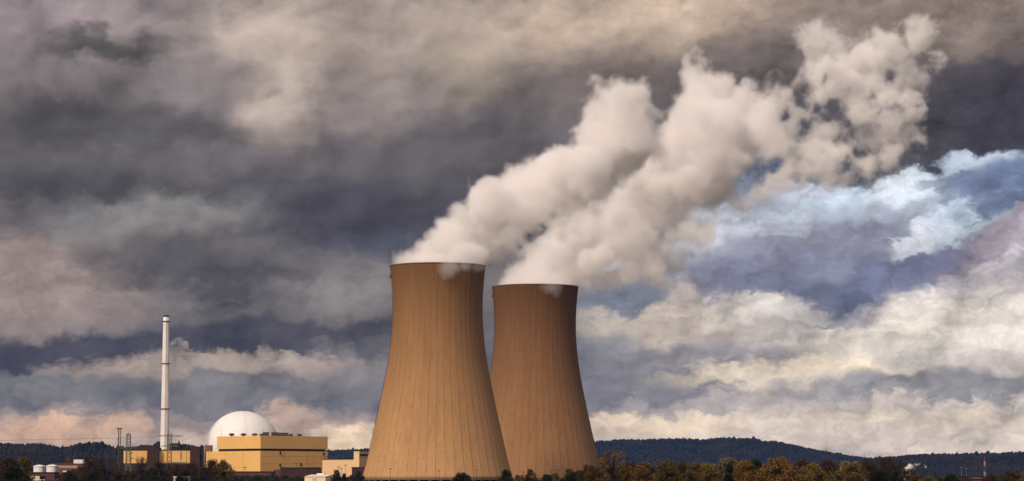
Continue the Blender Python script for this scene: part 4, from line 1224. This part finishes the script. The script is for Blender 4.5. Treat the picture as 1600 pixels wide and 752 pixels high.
ringA = [(684 + 40 * math.cos(a), 417, 30, 17 * math.sin(a)) for a in np.linspace(0, 2 * math.pi, 9)[:-1]] + [(688, 414, 42, 0)]
denseA = ringA + B([
    (662, 400, 28), (694, 396, 38), (730, 402, 36), (690, 372, 30), (715, 368, 40), (745, 372, 42), (770, 388, 28),
    (722, 342, 32), (750, 345, 42), (780, 352, 42), (748, 312, 26), (775, 318, 44), (808, 322, 48), (832, 335, 34),
    (795, 286, 26), (820, 290, 44), (855, 285, 50), (880, 300, 42), (855, 258, 28), (885, 258, 40), (915, 262, 46), (922, 290, 34),
    (918, 225, 26), (938, 215, 40), (958, 225, 46), (982, 245, 42), (940, 180, 30), (962, 180, 40), (985, 195, 44), (1005, 215, 34),
    (952, 148, 26), (972, 158, 38), (995, 160, 34), (1008, 185, 28)], 14, 2)
bumpA = B([(735, 290, 10), (744, 294, 9), (866, 234, 12), (855, 242, 12), (937, 130, 16), (962, 126, 14), (1003, 128, 13), (1010, 148, 15),
           (650, 395, 10), (795, 264, 12), (692, 350, 10), (905, 205, 12), (828, 248, 10), (925, 160, 12)], 6, 3)
tornA = B([(860, 345, 34), (895, 330, 36), (925, 310, 34), (800, 372, 34), (830, 362, 30), (1025, 225, 26), (1030, 180, 22), (960, 280, 30), (780, 400, 22)], 12, 4)
ringB = [(836.5 + 38 * math.cos(a), 450, 27, 17 * math.sin(a)) for a in np.linspace(0, 2 * math.pi, 9)[:-1]] + [(838, 446, 38, 0)]
denseB = ringB + B([
    (815, 428, 26), (850, 424, 36), (885, 430, 32), (843, 398, 30), (875, 396, 40), (910, 402, 40), (928, 413, 26), (950, 400, 28),
    (880, 365, 30), (910, 362, 44), (950, 366, 46), (990, 372, 42), (930, 330, 38), (970, 330, 48), (1015, 335, 48), (1050, 340, 38),
    (990, 290, 42), (1030, 290, 54), (1075, 290, 54), (1112, 295, 42), (1140, 300, 30), (1035, 245, 44), (1075, 240, 56), (1115, 245, 54), (1155, 235, 38),
    (1068, 195, 44), (1110, 195, 52), (1155, 200, 48), (1190, 200, 36), (1088, 155, 36), (1122, 155, 44), (1158, 168, 40), (1195, 180, 34),
    (1080, 120, 24), (1098, 128, 32), (1128, 132, 28), (1210, 225, 34)], 16, 5)
bumpB = B([(1074, 92, 14), (1093, 86, 13), (1108, 106, 16), (1168, 138, 16), (1198, 160, 14), (1222, 200, 18), (1060, 150, 14), (1240, 240, 26), (1268, 240, 26),
           (1250, 225, 18), (1228, 252, 20)], 8, 6)
tornB = B([(985, 415, 42), (1020, 405, 40), (1045, 390, 36), (1075, 365, 34), (950, 436, 28), (1000, 436, 26), (1100, 345, 36), (1145, 325, 30), (1030, 430, 24),
           (1250, 250, 50), (1290, 250, 44), (1225, 275, 36), (1225, 165, 34), (1240, 200, 42), (1215, 135, 26), (1185, 290, 34), (1265, 160, 32), (1275, 205, 42), (1250, 130, 26),
           (920, 445, 18), (1060, 420, 20), (1300, 285, 26), (1250, 285, 26), (1195, 250, 36), (1160, 325, 26)], 16, 7)
softB = B([(925, 425, 42), (970, 412, 46), (1015, 402, 44), (1050, 385, 38), (955, 436, 26), (1000, 425, 32), (895, 436, 24), (1090, 345, 30)], 12, 8)
tornC = B([(a_, b_, c_ * 1.15) for a_, b_, c_ in [(1275, 65, 32), (1300, 80, 36), (1320, 62, 26), (1280, 105, 34), (1310, 115, 36), (1345, 95, 36), (1375, 78, 38), (1405, 65, 40), (1435, 60, 36), (1455, 75, 24), (1450, 105, 26),
           (1335, 140, 40), (1365, 125, 40), (1400, 115, 42), (1430, 125, 30), (1310, 160, 30), (1350, 170, 38), (1385, 165, 42), (1418, 170, 32),
           (1335, 205, 34), (1368, 210, 38), (1403, 205, 36), (1432, 215, 22), (1350, 245, 30), (1380, 250, 32), (1408, 240, 24), (1310, 235, 28), (1330, 270, 24), (1370, 275, 22),
           (1257, 52, 14), (1345, 45, 14), (1285, 140, 22), (1300, 190, 20), (1300, 265, 20), (1405, 270, 18), (1270, 165, 18)]], 16, 9)

cA = steam_core('steam_plume', denseA, D1, 2.2, .70, 6.5)
tag(cA, 'white steam plume rising from the nearer cooling tower and leaning right', 'steam plume', 'steam plumes over the towers')
cB = steam_core('steam_plume', denseB, D2, 2.4, .70, 6.5)
tag(cB, 'white steam plume of the farther cooling tower, torn and thin at its far right end', 'steam plume', 'steam plumes over the towers')
c1, c2 = t1.location, t2.location
VOX = 0.9
def spill(px, py, d, rx, rz, k):
    p = at(px, py, d - 33.5); return (p.x, p.y, p.z, rx, rz, k)
steam_veil(cA, [(denseA, 6.0, .13, 0), (bumpA, 5.0, .10, 0), (tornA, 10, .07, .3)], D1,
           (xat(585, D1, 400), D1 - 50, 130), (xat(1070, D1, 200), D1 + 46, zat(95, D1)), VOX, c1, ZT, 31.0,
           [spill(703, 418, D1, 9, 8, .07), spill(726, 416, D1, 6, 4, .035), spill(748, 418, D1, 6, 4, .02)])
steam_veil(cB, [(denseB, 6.5, .11, 0), (bumpB, 6.0, .08, .1), (softB, 20, .035, 0), (tornB, 12, .085, .50), (tornC, 12, .115, .60)], D2,
           (xat(750, D2, 400), D2 - 52, 130), (xat(1500, D2, 200), D2 + 48, zat(5, D2)), VOX * 1.2, c2, ZT, 31.0,
           [spill(860, 449, D2, 12, 8, .06), spill(868, 457, D2, 6, 7, .03)])

puff = [(1419.5, 745, 3.4, 0), (1419.5, 741, 4.0, 0), (1420, 737, 4.6, 0), (1418, 733, 5.0, .2), (1422, 730, 4.6, -.2), (1421, 726, 3.2, 0)]
wisp = [(1432, 726, 4, 0), (1435, 724, 3, 0), (1428, 730, 3, 0), (1446, 729, 3, 0)]
cP = steam_core('steam_puff', puff, 1300.0 + 8, .2, .7, .25, .075)
tag(cP, 'small white puff of steam above the little works at the lower right', 'steam puff')
steam_veil(cP, [(puff, .5, 1.2, 0), (wisp, .8, .8, .5)], 1300.0 + 8, (xat(1408, 1308), 1308 - 3.2, zat(746, 1308)), (xat(1455, 1308), 1308 + 3.2, zat(717, 1308)), .12,
           (0, 0), 0.0, 1.0, [], .075)
